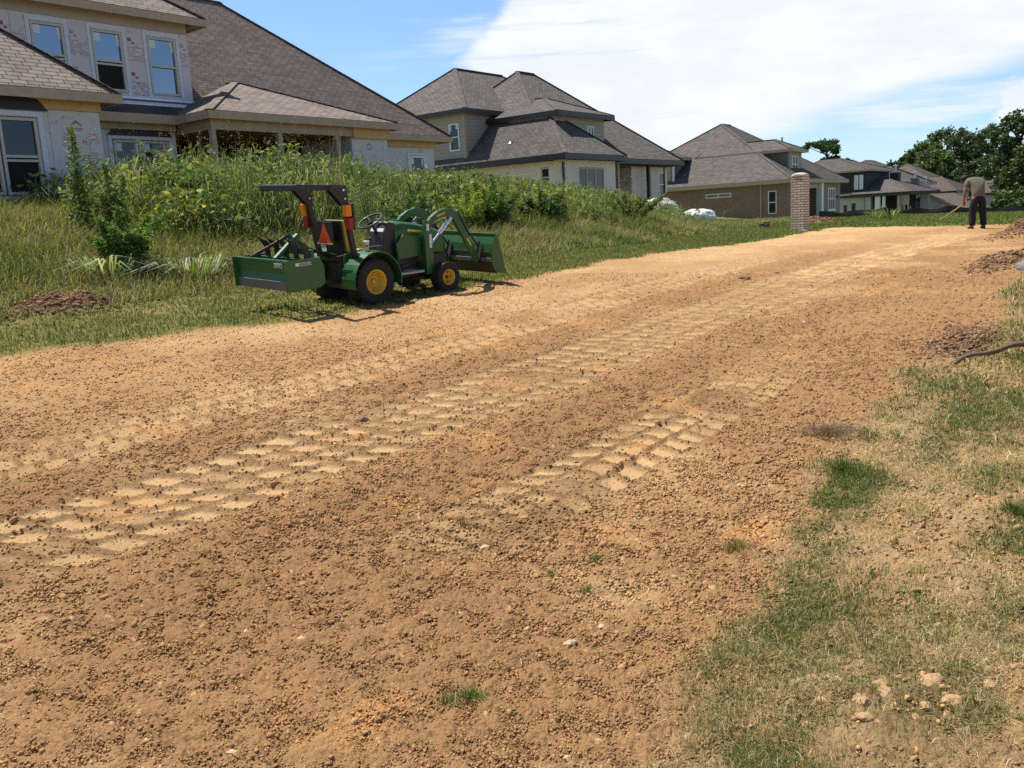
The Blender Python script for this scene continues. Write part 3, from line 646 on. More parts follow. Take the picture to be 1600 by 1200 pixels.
# ------------------------------------------------------------------ house 1: under construction
def house_one():
    H = thing('unfinished_house', 'unfinished two storey house in grey sheathing boards with red print and raw lumber eaves', 'house', (18, 22, 2.0))
    H.location = (0, 0, 0)
    # left wing
    hip(H, 2.0, 11.25, 19.4, 30, 4.75, .89, roof=SH_BROWN, fasc=WOODP, fh=.17)
    wall(H, 'wall', WRAP, 'y', 19.8, 3.0, 10.9, 1.2, 4.42, [(7.86, 9.52, 2.62, 4.24)])
    wall(H, 'wall', WRAP, 'x', 10.9, 19.8, 22.6, 1.2, 4.42, inward=-1)
    m = MB(); m.box(3, 10.93, 19.74, 19.79, 4.42, 4.70).box(10.905, 10.955, 19.79, 22.5, 4.42, 4.70); m.build('frieze_board', WOODY, H)
    m = MB(); m.prism([(7.7, 4.37), (9.75, 4.37), (9.55, 4.60), (8.7, 4.70), (7.8, 4.60)], 'y', 19.735, 19.72); m.build('arch_panel', FELT, H)
    m = MB(); m.box(9.53, 9.64, 19.775, 19.796, 2.5, 4.36).box(7.74, 9.53, 19.775, 19.796, 4.25, 4.36).box(7.74, 7.85, 19.775, 19.796, 2.5, 4.25); m.build('flashing_tape', TAPE, H)
    for a, b in ((7.88, 8.68), (8.72, 9.50)):
        f = window(H, 'y', 19.8, a, b, 2.64, 4.22, glass=GLASSD, rail=True, open_low=True)
    # niche between the wings, felt covered lower roof and upper storey
    m = MB(); m.prism([(22.05, 4.80), (23.55, 5.34), (23.55, 5.28), (22.05, 4.72)], 'x', 10.9, 15.7); m.build('felt_roof', FELT, H)
    m = MB(); m.box(10.9, 14.9, 22.0, 22.046, 4.56, 4.79).box(10.96, 14.4, 22.3, 22.36, 4.42, 4.6); m.build('fascia', WOODP, H)
    wall(H, 'wall', WRAP, 'y', 22.45, 10.9, 14.45, 1.2, 4.6, [(12.62, 14.22, 2.0, 4.18)])
    m = MB(); m.prism([(12.5, 4.27), (14.32, 4.27), (14.12, 4.5), (13.4, 4.58), (12.7, 4.5)], 'y', 22.40, 22.385); m.build('arch_panel', FELT, H)
    m = MB(); m.box(12.5, 12.61, 22.42, 22.445, 2.0, 4.28).box(14.23, 14.34, 22.42, 22.445, 2.0, 4.28).box(12.61, 14.23, 22.42, 22.445, 4.19, 4.28); m.build('flashing_tape', TAPE, H)
    for a, b in ((12.64, 13.41), (13.43, 14.20)): window(H, 'y', 22.45, a, b, 2.02, 4.16, glass=GLASSD, rail=False, sticker=True, name='glazed_door')
    ups = [(11.44, 12.29), (13.00, 13.86), (14.57, 15.46)]
    wall(H, 'wall', WRAP, 'y', 23.5, 9.0, 15.84, 5.0, 7.62, [(a, b, 5.54, 7.10) for a, b in ups])
    wall(H, 'wall', WRAP, 'x', 15.84, 23.5, 27, 4.6, 7.62, inward=-1)
    for i, (a, b) in enumerate(ups):
        window(H, 'y', 23.5, a+.01, b-.01, 5.55, 7.09, glass=GLASS, open_low=(i < 2), sticker=True)
        m = MB(); m.box(a-.10, a-.005, 23.482, 23.496, 5.42, 7.24).box(b+.005, b+.10, 23.482, 23.496, 5.42, 7.24).box(a-.005, b+.005, 23.482, 23.496, 7.11, 7.24); m.build('flashing_tape', TAPE, H)
    m = MB(); m.prism([(23.497, 5.44), (23.485, 5.44), (23.47, 5.345), (23.12, 5.215), (23.12, 5.19), (23.497, 5.33)], 'x', 12.0, 15.92); m.build('flashing', FLASH, H)
    m = MB(); m.box(9.0, 15.84, 23.478, 23.495, 7.26, 7.6); m.build('board_strip', plain('taped_board', (.40, .365, .32), .8, var=.2, scale=4), H)
    hip(H, 5, 16.24, 23.05, 33, 7.62, .75, roof=SH_BROWN, fasc=WOODP, fh=.17)
    # main body
    hip(H, 13.0, 26.25, 22.8, 34.2, 4.75, ridge=((15.0, 28.5), (20.7, 28.5)), zr=9.72, roof=SH_BROWN, fasc=WOODP, fh=.17)
    wall(H, 'wall', WRAP, 'y', 23.2, 20.9, 25.65, 1.2, 4.45, [(24.31, 25.12, 3.30, 4.10)])
    wall(H, 'wall', WRAP, 'x', 25.65, 23.2, 34, 1.2, 4.7, inward=-1)
    m = MB(); m.box(20.95, 25.70, 23.12, 23.195, 4.38, 4.72); m.build('frieze_board', WOODY, H)
    window(H, 'y', 23.2, 24.32, 25.11, 3.31, 4.09, glass=GLASSD, frame=WHITE, rail=False, sticker=True)
    m = MB(); m.box(24.2, 24.305, 23.175, 23.196, 3.2, 4.2).box(25.125, 25.23, 23.175, 23.196, 3.2, 4.2).box(24.305, 25.125, 23.175, 23.196, 4.105, 4.2); m.build('flashing_tape', TAPE, H)
    # porch
    hip(H, 14.3, 21.2, 20.6, 29.5, 4.75, .41, roof=SH_BROWN, fasc=WOODP, fh=.17)
    m = MB(); m.box(14.5, 21.0, 20.86, 21.0, 4.34, 4.70).box(14.5, 14.64, 21.0, 23.4, 4.34, 4.70); m.build('header_beam', WOODP, H)
    for x in (14.57, 16.73, 18.86):
        m = MB(); m.box(x-.07, x+.07, 20.87, 20.99, 1.6, 4.34); m.build('porch_post', WOODP, H)
    wall(H, 'wall', WRAP, 'y', 20.92, 19.45, 20.95, 1.2, 4.34)
    m = MB(); m.box(19.45, 20.98, 20.80, 20.858, 4.30, 4.62); m.build('frieze_board', WOODY, H)
    wall(H, 'wall', WRAP, 'x', 20.95, 20.92, 23.3, 1.2, 4.5, inward=-1)
    wall(H, 'wall', WRAP, 'x', 19.45, 20.95, 23.3, 1.2, 4.5, inward=1)
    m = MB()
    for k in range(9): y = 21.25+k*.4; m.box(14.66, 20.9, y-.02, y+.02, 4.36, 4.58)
    m.build('ceiling_joists', plain('shaded_lumber', (.16, .11, .065), .85, var=.3), H)  # lumber colour darkened to carry the shade under the porch roof
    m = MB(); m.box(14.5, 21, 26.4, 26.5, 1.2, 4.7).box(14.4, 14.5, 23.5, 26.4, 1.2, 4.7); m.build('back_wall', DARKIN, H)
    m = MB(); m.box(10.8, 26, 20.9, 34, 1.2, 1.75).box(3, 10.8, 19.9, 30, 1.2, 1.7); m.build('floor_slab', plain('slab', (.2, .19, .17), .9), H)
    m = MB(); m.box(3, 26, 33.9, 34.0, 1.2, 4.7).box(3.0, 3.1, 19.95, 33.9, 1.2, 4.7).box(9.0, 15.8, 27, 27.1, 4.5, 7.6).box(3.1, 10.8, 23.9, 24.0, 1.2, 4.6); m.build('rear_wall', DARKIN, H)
    # printing on the boards
    def logo(x, y, z, s):
        m = MB(); m.prism([(x-.5*s, z), (x, z+.42*s), (x+.5*s, z), (x+.32*s, z), (x, z+.24*s), (x-.32*s, z)], 'y', y, y+.002); m.build('printed_logo', REDINK, H)
        m = MB(); m.box(x-.55*s, x+.55*s, y, y+.002, z-.34*s, z-.2*s).box(x-.4*s, x+.4*s, y, y+.002, z-.5*s, z-.42*s); m.build('printed_logo', PINKINK, H)
    def lines(x, y, z, w_, n, seed):
        rr = random.Random(seed); m = MB()
        for k in range(n):
            x0 = x
            while x0 < x+w_:
                l = rr.uniform(.04, .14)
                if rr.random() < .8: m.box(x0, min(x0+l, x+w_), y, y+.002, z-k*.055-.026, z-k*.055)
                x0 += l+.02
        m.build('printed_text', PINKINK, H)
    logo(10.35, 19.792, 4.12, .26)
    text_mesh('printed_text', 'PLY', .13, REDINK, H, (10.55, 19.795, 3.72))
    lines(10.0, 19.794, 3.92, .3, 5, 1); lines(10.42, 19.794, 3.55, .36, 7, 2); lines(10.0, 19.794, 3.45, .32, 6, 3); lines(10.62, 19.794, 3.95, .2, 4, 4); lines(10.05, 19.794, 2.95, .35, 4, 5)
    for k, (x0, x1) in enumerate(((12.42, 12.88), (14.0, 14.46), (15.58, 15.8), (10.7, 11.3), (12.42, 12.88), (14.0, 14.46))):
        z = 6.9 if k < 4 else 6.0
        lines(x0, 23.495, z-.15, x1-x0, 7, 10+k); m = MB(); m.box(x0+.02, x0+.12, 23.494, 23.496, z, z+.09).box(x0+.12, x0+.20, 23.493, 23.495, z-.07, z-.02); m.build('printed_logo', REDINK if k%2 else PINKINK, H)
    lines(14.6, 23.475, 7.35, 1.1, 2, 30); lines(11.5, 23.476, 7.5, 3.0, 1, 31)
    logo(20.15, 20.912, 4.08, .24); logo(22.9, 23.192, 3.98, .22); logo(24.9, 23.192, 4.26, .16); lines(22.0, 23.194, 4.25, .7, 4, 40)
    return H
house_one()

# ------------------------------------------------------------------ house 2: grey roof, whitewashed brick
def house_two():
    H = thing('brick_house', 'pale whitewashed brick house with grey shingle hips, tan siding dormers and dark gutters', 'house')
    s = .84; e = 4.52
    hip(H, 35.60, 49.5, 25.0, 37.4, e-.02, .84, fasc=DBROWN, fh=.24)
    hip(H, 35.56, 41.2, 24.0, 40, e, .84, fasc=DBROWN, fh=.24)
    # side and front walls
    wall(H, 'wall', BR_PINK, 'x', 36.0, 24.45, 43.9, 1.0, 4.3, [(25.25, 25.75, 3.1, 4.02), (28.55, 29.2, 3.1, 4.0), (31.2, 32.2, 3.1, 4.0)])
    wall(H, 'wall', BR_PINK, 'y', 24.45, 36.0, 40.75, 1.0, 4.3, [(37.35, 39.65, 2.7, 3.96)])
    wall(H, 'wall', BR_PINK, 'x', 40.75, 24.45, 26.5, 1.0, 4.3, inward=-1)
    for a, b in ((25.25, 25.75), (28.55, 29.2), (31.2, 32.2)): window(H, 'x', 36.0, a, b, 3.1, 4.0, frame=VINYL, glass=GLASSD, proud=-.02)
    for k in range(3): window(H, 'y', 24.45, 37.36+k*.76, 37.36+k*.76+.755, 2.7, 3.95, frame=TANTRIM, glass=GLASSD, rail=False, proud=-.02, fw=.07)
    wall(H, 'wall', BR_PINK, 'y', 25.9, 44.9, 49.1, 1.0, 4.3, [(46.6, 47.15, 2.55, 3.9), (48.15, 48.75, 2.55, 3.9)])
    wall(H, 'wall', BR_PINK, 'x', 49.1, 25.9, 44, 1.0, 4.4, inward=-1)
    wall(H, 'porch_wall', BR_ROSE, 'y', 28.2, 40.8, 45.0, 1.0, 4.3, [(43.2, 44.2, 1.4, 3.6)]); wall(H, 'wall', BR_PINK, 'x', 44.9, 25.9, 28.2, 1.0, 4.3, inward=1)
    window(H, 'y', 28.2, 43.2, 44.2, 1.4, 3.6, frame=BLACK, glass=GLASSD, rail=False, name='door')
    for a, b in ((46.6, 47.15), (48.15, 48.75)): window(H, 'y', 25.9, a, b, 2.55, 3.9, frame=WHITE, glass=GLASSD, proud=-.02, fw=.05)
    for x in (42.6, 46.0):
        m = MB(); m.box(x-.09, x+.09, 25.35, 25.53, 1.0, 4.3); m.build('porch_post', TANTRIM if x < 43 else DBROWN, H)
    m = MB(); m.tube([(48.0, 25.5, 1.2), (47.8, 25.4, 4.2)], .05, 6); m.build('downspout', DBROWN, H)
    m = MB(); m.box(35.9, 36.02, 24.36, 24.44, 1.0, 4.2); m.build('downspout', DBROWN, H)
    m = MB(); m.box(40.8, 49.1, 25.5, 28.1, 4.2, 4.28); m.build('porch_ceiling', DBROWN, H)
    # dormer on the left slope
    hip(H, 35.62, 47.0, 29.95, 37.2, 7.24, .75, fasc=DBROWN, fh=.2)
    wall(H, 'dormer_wall', SD_TAN, 'x', 35.98, 30.32, 36.1, 4.85, 7.2, [(30.72, 31.42, 5.26, 6.66)])
    wall(H, 'dormer_wall', SD_TAN, 'y', 30.32, 35.98, 40.0, 4.6, 7.2)
    window(H, 'x', 35.98, 30.73, 31.41, 5.27, 6.65, frame=WHITE, glass=GLASSD, fw=.07, sticker=True)
    m = MB(); m.box(35.92, 35.97, 30.28, 30.44, 4.85, 7.2).box(35.965, 36.1, 30.26, 30.31, 4.9, 7.2); m.build('corner_trim', TANTRIM, H)
    # dormer over the front
    hip(H, 37.7, 43.0, 25.75, 33, 6.78, .40, fasc=DBROWN, fh=.2)
    wall(H, 'dormer_wall', SD_TAN, 'y', 26.15, 37.9, 42.55, 4.9, 6.8, [(39.45, 40.0, 5.6, 6.18), (40.9, 41.55, 5.45, 6.26)])
    wall(H, 'dormer_wall', SD_TAN, 'x', 42.55, 26.15, 29, 4.9, 6.8, inward=-1); wall(H, 'dormer_wall', SD_TAN, 'x', 37.9, 26.15, 29, 4.9, 6.8)
    window(H, 'y', 26.15, 39.46, 39.99, 5.61, 6.17, frame=WHITE, glass=GLASS, rail=False, cols=1); window(H, 'y', 26.15, 40.91, 41.54, 5.46, 6.25, frame=WHITE, glass=GLASS, rail=False, cols=2)
    vent_pipe(H, 36.55, 26.9+1.0, 5.4, .35); vent_pipe(H, 40.2, 33.0, 8.45, .5); vent_pipe(H, 38.6, 38.9, 7.1, .3)
    m = MB(); m.box(41.0, 41.35, 34.8, 35.2, 9.1, 9.35); m.build('roof_vent', BLACK, H)
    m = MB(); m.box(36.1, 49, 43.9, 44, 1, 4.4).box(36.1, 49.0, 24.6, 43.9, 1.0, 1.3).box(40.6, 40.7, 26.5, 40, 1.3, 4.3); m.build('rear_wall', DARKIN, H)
    return H
house_two()

# ------------------------------------------------------------------ house 3: brown brick
def house_three():
    H = thing('brick_house', 'brown brick house with one steep grey roof, a taupe dormer and a white porch column', 'house')
    e = 3.32
    hip(H, 60.3, 72.2, 22.5, 38.5, e, ridge=((67.0, 30.6), (68.6, 30.6)), zr=8.05, roof=SH_GREY, fasc=TANTRIM, fh=.22)
    wall(H, 'wall', BR_RED, 'x', 60.75, 23.0, 38.2, -.2, 3.12, [(27.05, 29.0, 2.42, 2.72), (23.75, 24.35, 1.1, 2.65)])
    window(H, 'x', 60.75, 27.05, 29.0, 2.42, 2.72, frame=WHITE, glass=GLASS, rail=False, cols=2); window(H, 'x', 60.75, 23.75, 24.35, 1.1, 2.65, frame=WHITE, glass=GLASSD)
    m = MB(); m.box(60.66, 60.74, 24.8, 24.9, 0, 3.1); m.build('downspout', TANTRIM, H)
    wall(H, 'wall', BR_RED, 'y', 23.0, 60.75, 63.2, -.2, 3.12); wall(H, 'porch_wall', BR_RED, 'y', 25.6, 63.2, 68.5, -.2, 3.12, [(63.8, 65.0, .6, 2.6)])
    window(H, 'y', 25.6, 63.8, 65.0, .6, 2.6, frame=DBROWN, glass=GLASSD, rail=False, name='door')
    wall(H, 'wall', BR_ROSE, 'y', 23.0, 68.0, 71.8, -.2, 3.12, [(69.0, 70.6, 1.1, 2.75)]); wall(H, 'wall', BR_ROSE, 'x', 68.0, 23.0, 25.6, -.2, 3.12); wall(H, 'wall', BR_ROSE, 'x', 71.8, 23.0, 38, -.2, 3.12, inward=-1)
    window(H, 'y', 23.0, 69.0, 70.6, 1.1, 2.75, frame=WHITE, glass=GLASSD, cols=3, fw=.08, sill=WHITE)
    m = MB(); m.box(66.9, 67.3, 22.75, 23.15, .5, 3.1).box(66.8, 67.4, 22.65, 23.25, .2, .5); m.build('porch_column', WHITE, H)
    m = MB(); m.box(63.2, 68, 23.0, 25.5, 3.0, 3.1).box(63.2, 68, 22.95, 23.0, 2.75, 3.1); m.build('porch_ceiling', TANTRIM, H)
    m = MB(); m.box(68.4, 71.9, 22.85, 22.98, -.2, .55); m.build('stone_base', STONE, H)
    m = MB(); m.box(71.0, 71.2, 22.9, 22.98, 1.95, 2.15); m.build('wall_lamp', BLACK, H)
    # dormers
    hip(H, 63.2, 66.5, 23.6, 31.0, 5.46, ridge=((64.7, 25.4), (64.7, 30.5)), zr=6.3, roof=SH_GREY, fasc=TANTRIM, fh=.14)
    wall(H, 'dormer_wall', SD_TAN, 'y', 23.95, 63.6, 66.1, 3.7, 5.42, [(64.15, 65.35, 3.9, 5.05)])
    wall(H, 'dormer_wall', SD_GREY, 'x', 63.6, 23.95, 29.0, 3.7, 5.42); wall(H, 'dormer_wall', SD_TAN, 'x', 66.1, 23.95, 27, 3.7, 5.42, inward=-1)
    window(H, 'y', 23.95, 64.15, 65.35, 3.9, 5.05, frame=WHITE, glass=GLASSD, cols=2)
    m = MB(); m.box(63.52, 63.72, 23.86, 23.945, 3.7, 5.42); m.build('corner_trim', TANTRIM, H)
    hip(H, 60.6, 67, 31.3, 39, 5.5, .3, roof=SH_GREY, fasc=TANTRIM, fh=.16)
    wall(H, 'dormer_wall', SD_GREY, 'y', 31.7, 61.0, 66, 3.3, 5.45); wall(H, 'dormer_wall', SD_TAN, 'x', 61.0, 31.7, 38.5, 3.3, 5.45)
    m = MB(); m.box(60.9, 61.1, 31.6, 31.69, 3.4, 5.45); m.build('corner_trim', WHITE, H)
    vent_pipe(H, 63.4, 29.6, 4.55+.5, .45); vent_pipe(H, 61.5, 31.0, 3.95, .3); vent_pipe(H, 65.6, 31.2, 6.6, .25); vent_pipe(H, 69.2, 26.6, 6.1, .7, .08)
    m = MB(); m.box(61, 71.7, 38.1, 38.2, -.2, 3.1); m.build('rear_wall', BR_RED, H)
    return H
house_three()

# ------------------------------------------------------------------ houses further down the row
def chimney(H, x, y, z0, z1, w_, mat, pipe=True):
    m = MB(); m.box(x-w_/2, x+w_/2, y-w_/2, y+w_/2, z0, z1); c = m.build('chimney', mat, H)
    m = MB(); m.box(x-w_/2-.08, x+w_/2+.08, y-w_/2-.08, y+w_/2+.08, z1+.002, z1+.14); m.build('chimney_cap', METAL, c)
    if pipe:
        m = MB(); m.tube([(x, y, z1+.14), (x, y, z1+.75)], .14, 10); m.lathe([(0, .12), (.32, 0), (.32, -.06), (0, -.06)], (x, y, z1+.8), 'z', 12); m.build('flue', METAL, c)
    return c
def house_four():
    H = thing('brick_house', 'white brick house with black siding dormer, black trim and dark open porch', 'house')
    hip(H, 100.6, 115, 29.4, 44, 2.33, .55, roof=SH_GREY, fasc=BLACK, fh=.22)
    wall(H, 'wall', BR_WHITE, 'x', 101, 29.75, 38, -2.5, 2.15, [(31.6, 31.95, -.6, 1.35), (30.7, 31.1, -.6, 1.5)])
    for a, b, t_ in ((31.6, 31.95, 1.35), (30.7, 31.1, 1.5)): window(H, 'x', 101, a, b, -.6, t_, frame=BLACK, glass=GLASSD, rail=False, fw=.05)
    wall(H, 'wall', BR_WHITE, 'y', 29.75, 101, 108, -2.5, 2.1)
    hip(H, 100.8, 112, 29.3, 38, 4.93, ridge=((104, 33.4), (104, 35.5)), zr=6.5, roof=SH_GREY, fasc=TANTRIM, fh=.12)
    wall(H, 'dormer_wall', SD_DARK, 'x', 101.2, 29.7, 36, 2.3, 4.9, [(29.98, 30.4, 2.95, 4.45), (30.5, 30.92, 2.95, 4.45)])
    for a in (29.98, 30.5): window(H, 'x', 101.2, a, a+.42, 2.95, 4.45, frame=WHITE, glass=GLASS, cols=2, fw=.05)
    wall(H, 'dormer_wall', SD_DARK, 'y', 29.7, 101.2, 110, 2.3, 4.9)
    hip(H, 100.2, 113, 24.9, 31.0, 2.38, ridge=((104.8, 28.2), (104.8, 29.6)), zr=3.85, roof=SH_GREY, fasc=BLACK, fh=.3)
    m = MB(); m.box(104, 104.1, 25.3, 29.7, -2.5, 2.1); m.build('porch_back', BLACK, H)
    for y0, y1, mt_ in ((29.05, 29.6, BR_WHITE), (28.1, 28.6, WHITE), (27.6, 27.85, WHITE), (26.1, 26.35, TANTRIM)):
        m = MB(); m.box(100.7, 101.1, y0, y1, -2.5, 2.08); m.build('porch_post', mt_, H)
    wall(H, 'wall', SD_TAN, 'x', 101, 25.1, 26.1, -2.5, 2.1, [(25.35, 25.65, -.4, 1.1), (25.75, 26.03, -.4, 1.1)])
    for a, b in ((25.35, 25.65), (25.75, 26.03)): window(H, 'x', 101, a, b, -.4, 1.1, frame=TANTRIM, glass=GLASSD, fw=.04)
    m = MB(); m.bar((100.5, 27.9, -.6), (100.5, 26.4, .45), .1, .12); m.build('porch_rail', METAL, H)
    chimney(H, 108, 28.5, 2.0, 4.6, .95, BLACK)
    return H
house_four()
def simple_house(label, blocks, walls, wins=(), chims=(), roof=SH_WARM, wmat=BR_WHITE):
    H = thing('brick_house', label, 'house')
    for b in blocks: hip(H, *b, roof=roof, fasc=DBROWN, fh=.22)
    for ax, p, a0, a1, z0, z1, inw in walls: wall(H, 'wall', wmat, ax, p, a0, a1, z0, z1, inward=inw)
    for ax, p, a0, a1, z0, z1 in wins: window(H, ax, p, a0, a1, z0, z1, frame=WHITE, glass=GLASSD, proud=.03)
    for c in chims: chimney(H, *c)
    return H

simple_house('grey roofed house with a taupe chimney, second behind the black dormer', [(118, 134, 30, 42.5, 3.65, None, ((123.5, 36.3), (127, 36.3)), 6.9), (117.4, 131, 29.9, 38, 3.68, None, ((121, 32.6), (121, 34.0)), 5.8)],
    [('x', 118, 30.4, 42, -3, 3.5, 1), ('y', 30.4, 118, 130, -3, 3.5, 1)], [('x', 118, 31.2, 32.2, 1.0, 2.9)], [(116.6, 28.5, -3, 3.95, .8, SD_GREY)], SH_GREY, SD_TAN)
def gable_house():
    H = thing('cottage', 'low white gabled house with a tall white chimney beside the fence', 'house')
    m = MB(); m.prism([(22.4, -3), (26.0, -3), (26.0, 1.95), (22.4, .25)], 'x', 112.5, 112.64); m.build('gable_wall', plain('pale_wrap', (.56, .50, .49), .8, var=.15, scale=2), H)
    m = MB(); m.prism([(21.9, .10), (26.2, 2.12), (30, .3), (30, .15), (26.2, 1.95), (21.9, -.08)], 'x', 112.2, 126); m.build('roof', SH_WARM, H)
    m = MB(); m.prism([(21.88, .12), (26.2, 2.15), (26.2, 1.9), (21.88, -.12)], 'x', 112.1, 112.19); m.build('rake_board', TANTRIM, H)
    wall(H, 'wall', SD_WHITE, 'x', 112.6, 26.0, 30, -3, 1.6, [(27.4, 27.9, -.3, 1.2), (28.2, 28.7, -.3, 1.2)])
    for a in (27.4, 28.2): window(H, 'x', 112.6, a, a+.5, -.3, 1.2, frame=WHITE, glass=GLASSD)
    chimney(H, 112.1, 26.25, -3, 3.15, .9, plain('white_stucco', (.55, .56, .60), .85, var=.12, scale=3))
    return H
gable_house()
simple_house('brown roofed white house with two hips below the wood, third from the black dormer', [(139, 156, 28.5, 37.0, 2.42, None, ((143.5, 31.6), (143.5, 35.5)), 4.62), (146, 162, 32.5, 44.5, 3.4, None, ((152, 38.4), (154, 38.4)), 7.1)],
    [('x', 139.5, 28.9, 37, -4, 2.25, 1), ('y', 28.9, 139.5, 155, -4, 2.25, 1), ('x', 146.5, 33, 44, -3, 3.2, 1)], [('x', 139.5, 29.7, 30.1, -1, 1.9), ('x', 139.5, 31.2, 31.7, .2, 1.8)], [], SH_WARM, SD_WHITE)
simple_house('small brown roofed white house at the foot of the dark trees', [(149, 164, 23.9, 31.0, 1.85, None, ((153.5, 26.8), (153.5, 29.0)), 3.75)],
    [('x', 149.5, 24.3, 30.6, -4, 1.7, 1), ('y', 24.3, 149.5, 163, -4, 1.7, 1)], [('x', 149.5, 26.3, 26.7, -.5, 1.3)], [], SH_WARM, SD_WHITE)

# ------------------------------------------------------------------ tractor
def paint(name, col, rough=.32, dirt=.35):
    mt, t, b = mat_new(name); tcn = t.node('ShaderNodeTexCoord'); n = t.noise(tcn.outputs['Object'], 9, 6, .65); n2 = t.noise(tcn.outputs['Object'], 2.2, 4, .6)
    d = t.math('MULTIPLY', t.ramp(n, .5, .75), dirt)
    t.put(b.inputs['Base Color'], t.mix(d, t.mix(n2, tuple(c*.85 for c in col)+(1,), tuple(c*1.12 for c in col)+(1,)), (.16, .105, .06, 1)))
    t.put(b.inputs['Roughness'], t.math('ADD', rough, t.math('MULTIPLY', n, .25))); b.inputs['Coat Weight'].default_value = .18; b.inputs['Coat Roughness'].default_value = .2
    return mt
GREENP = paint('tractor_green', (.012, .094, .018)); YELLOWP = paint('wheel_yellow', (.62, .36, .02), .4); BLACKP = paint('black_steel', (.011, .011, .011), .45, .2)
RUBBER = plain('rubber', (.016, .015, .014), .85, var=.4, scale=12, bump=.2); AMBER = plain('amber_lens', (.75, .22, .01), .2, var=.1); REDL = plain('red_lens', (.28, .008, .008), .25)
ORANGE = plain('orange_reflector', (.85, .075, .012), .45, var=.05); CHROME = plain('polished_rod', (.75, .75, .75), .18, .9, var=.05); STEELG = plain('worn_steel', (.16, .155, .16), .5, .4, var=.35, scale=7)
DECAL = plain('decal_white', (.68, .68, .66), .5, var=.1); DECALY = plain('decal_yellow', (.60, .44, .06), .5); SEATY = plain('seat_yellow', (.55, .36, .05), .5); GREYP = plain('grey_plastic', (.32, .33, .34), .5); RUST = paint('rusty_scoop', (.055, .024, .017), .6, .5)

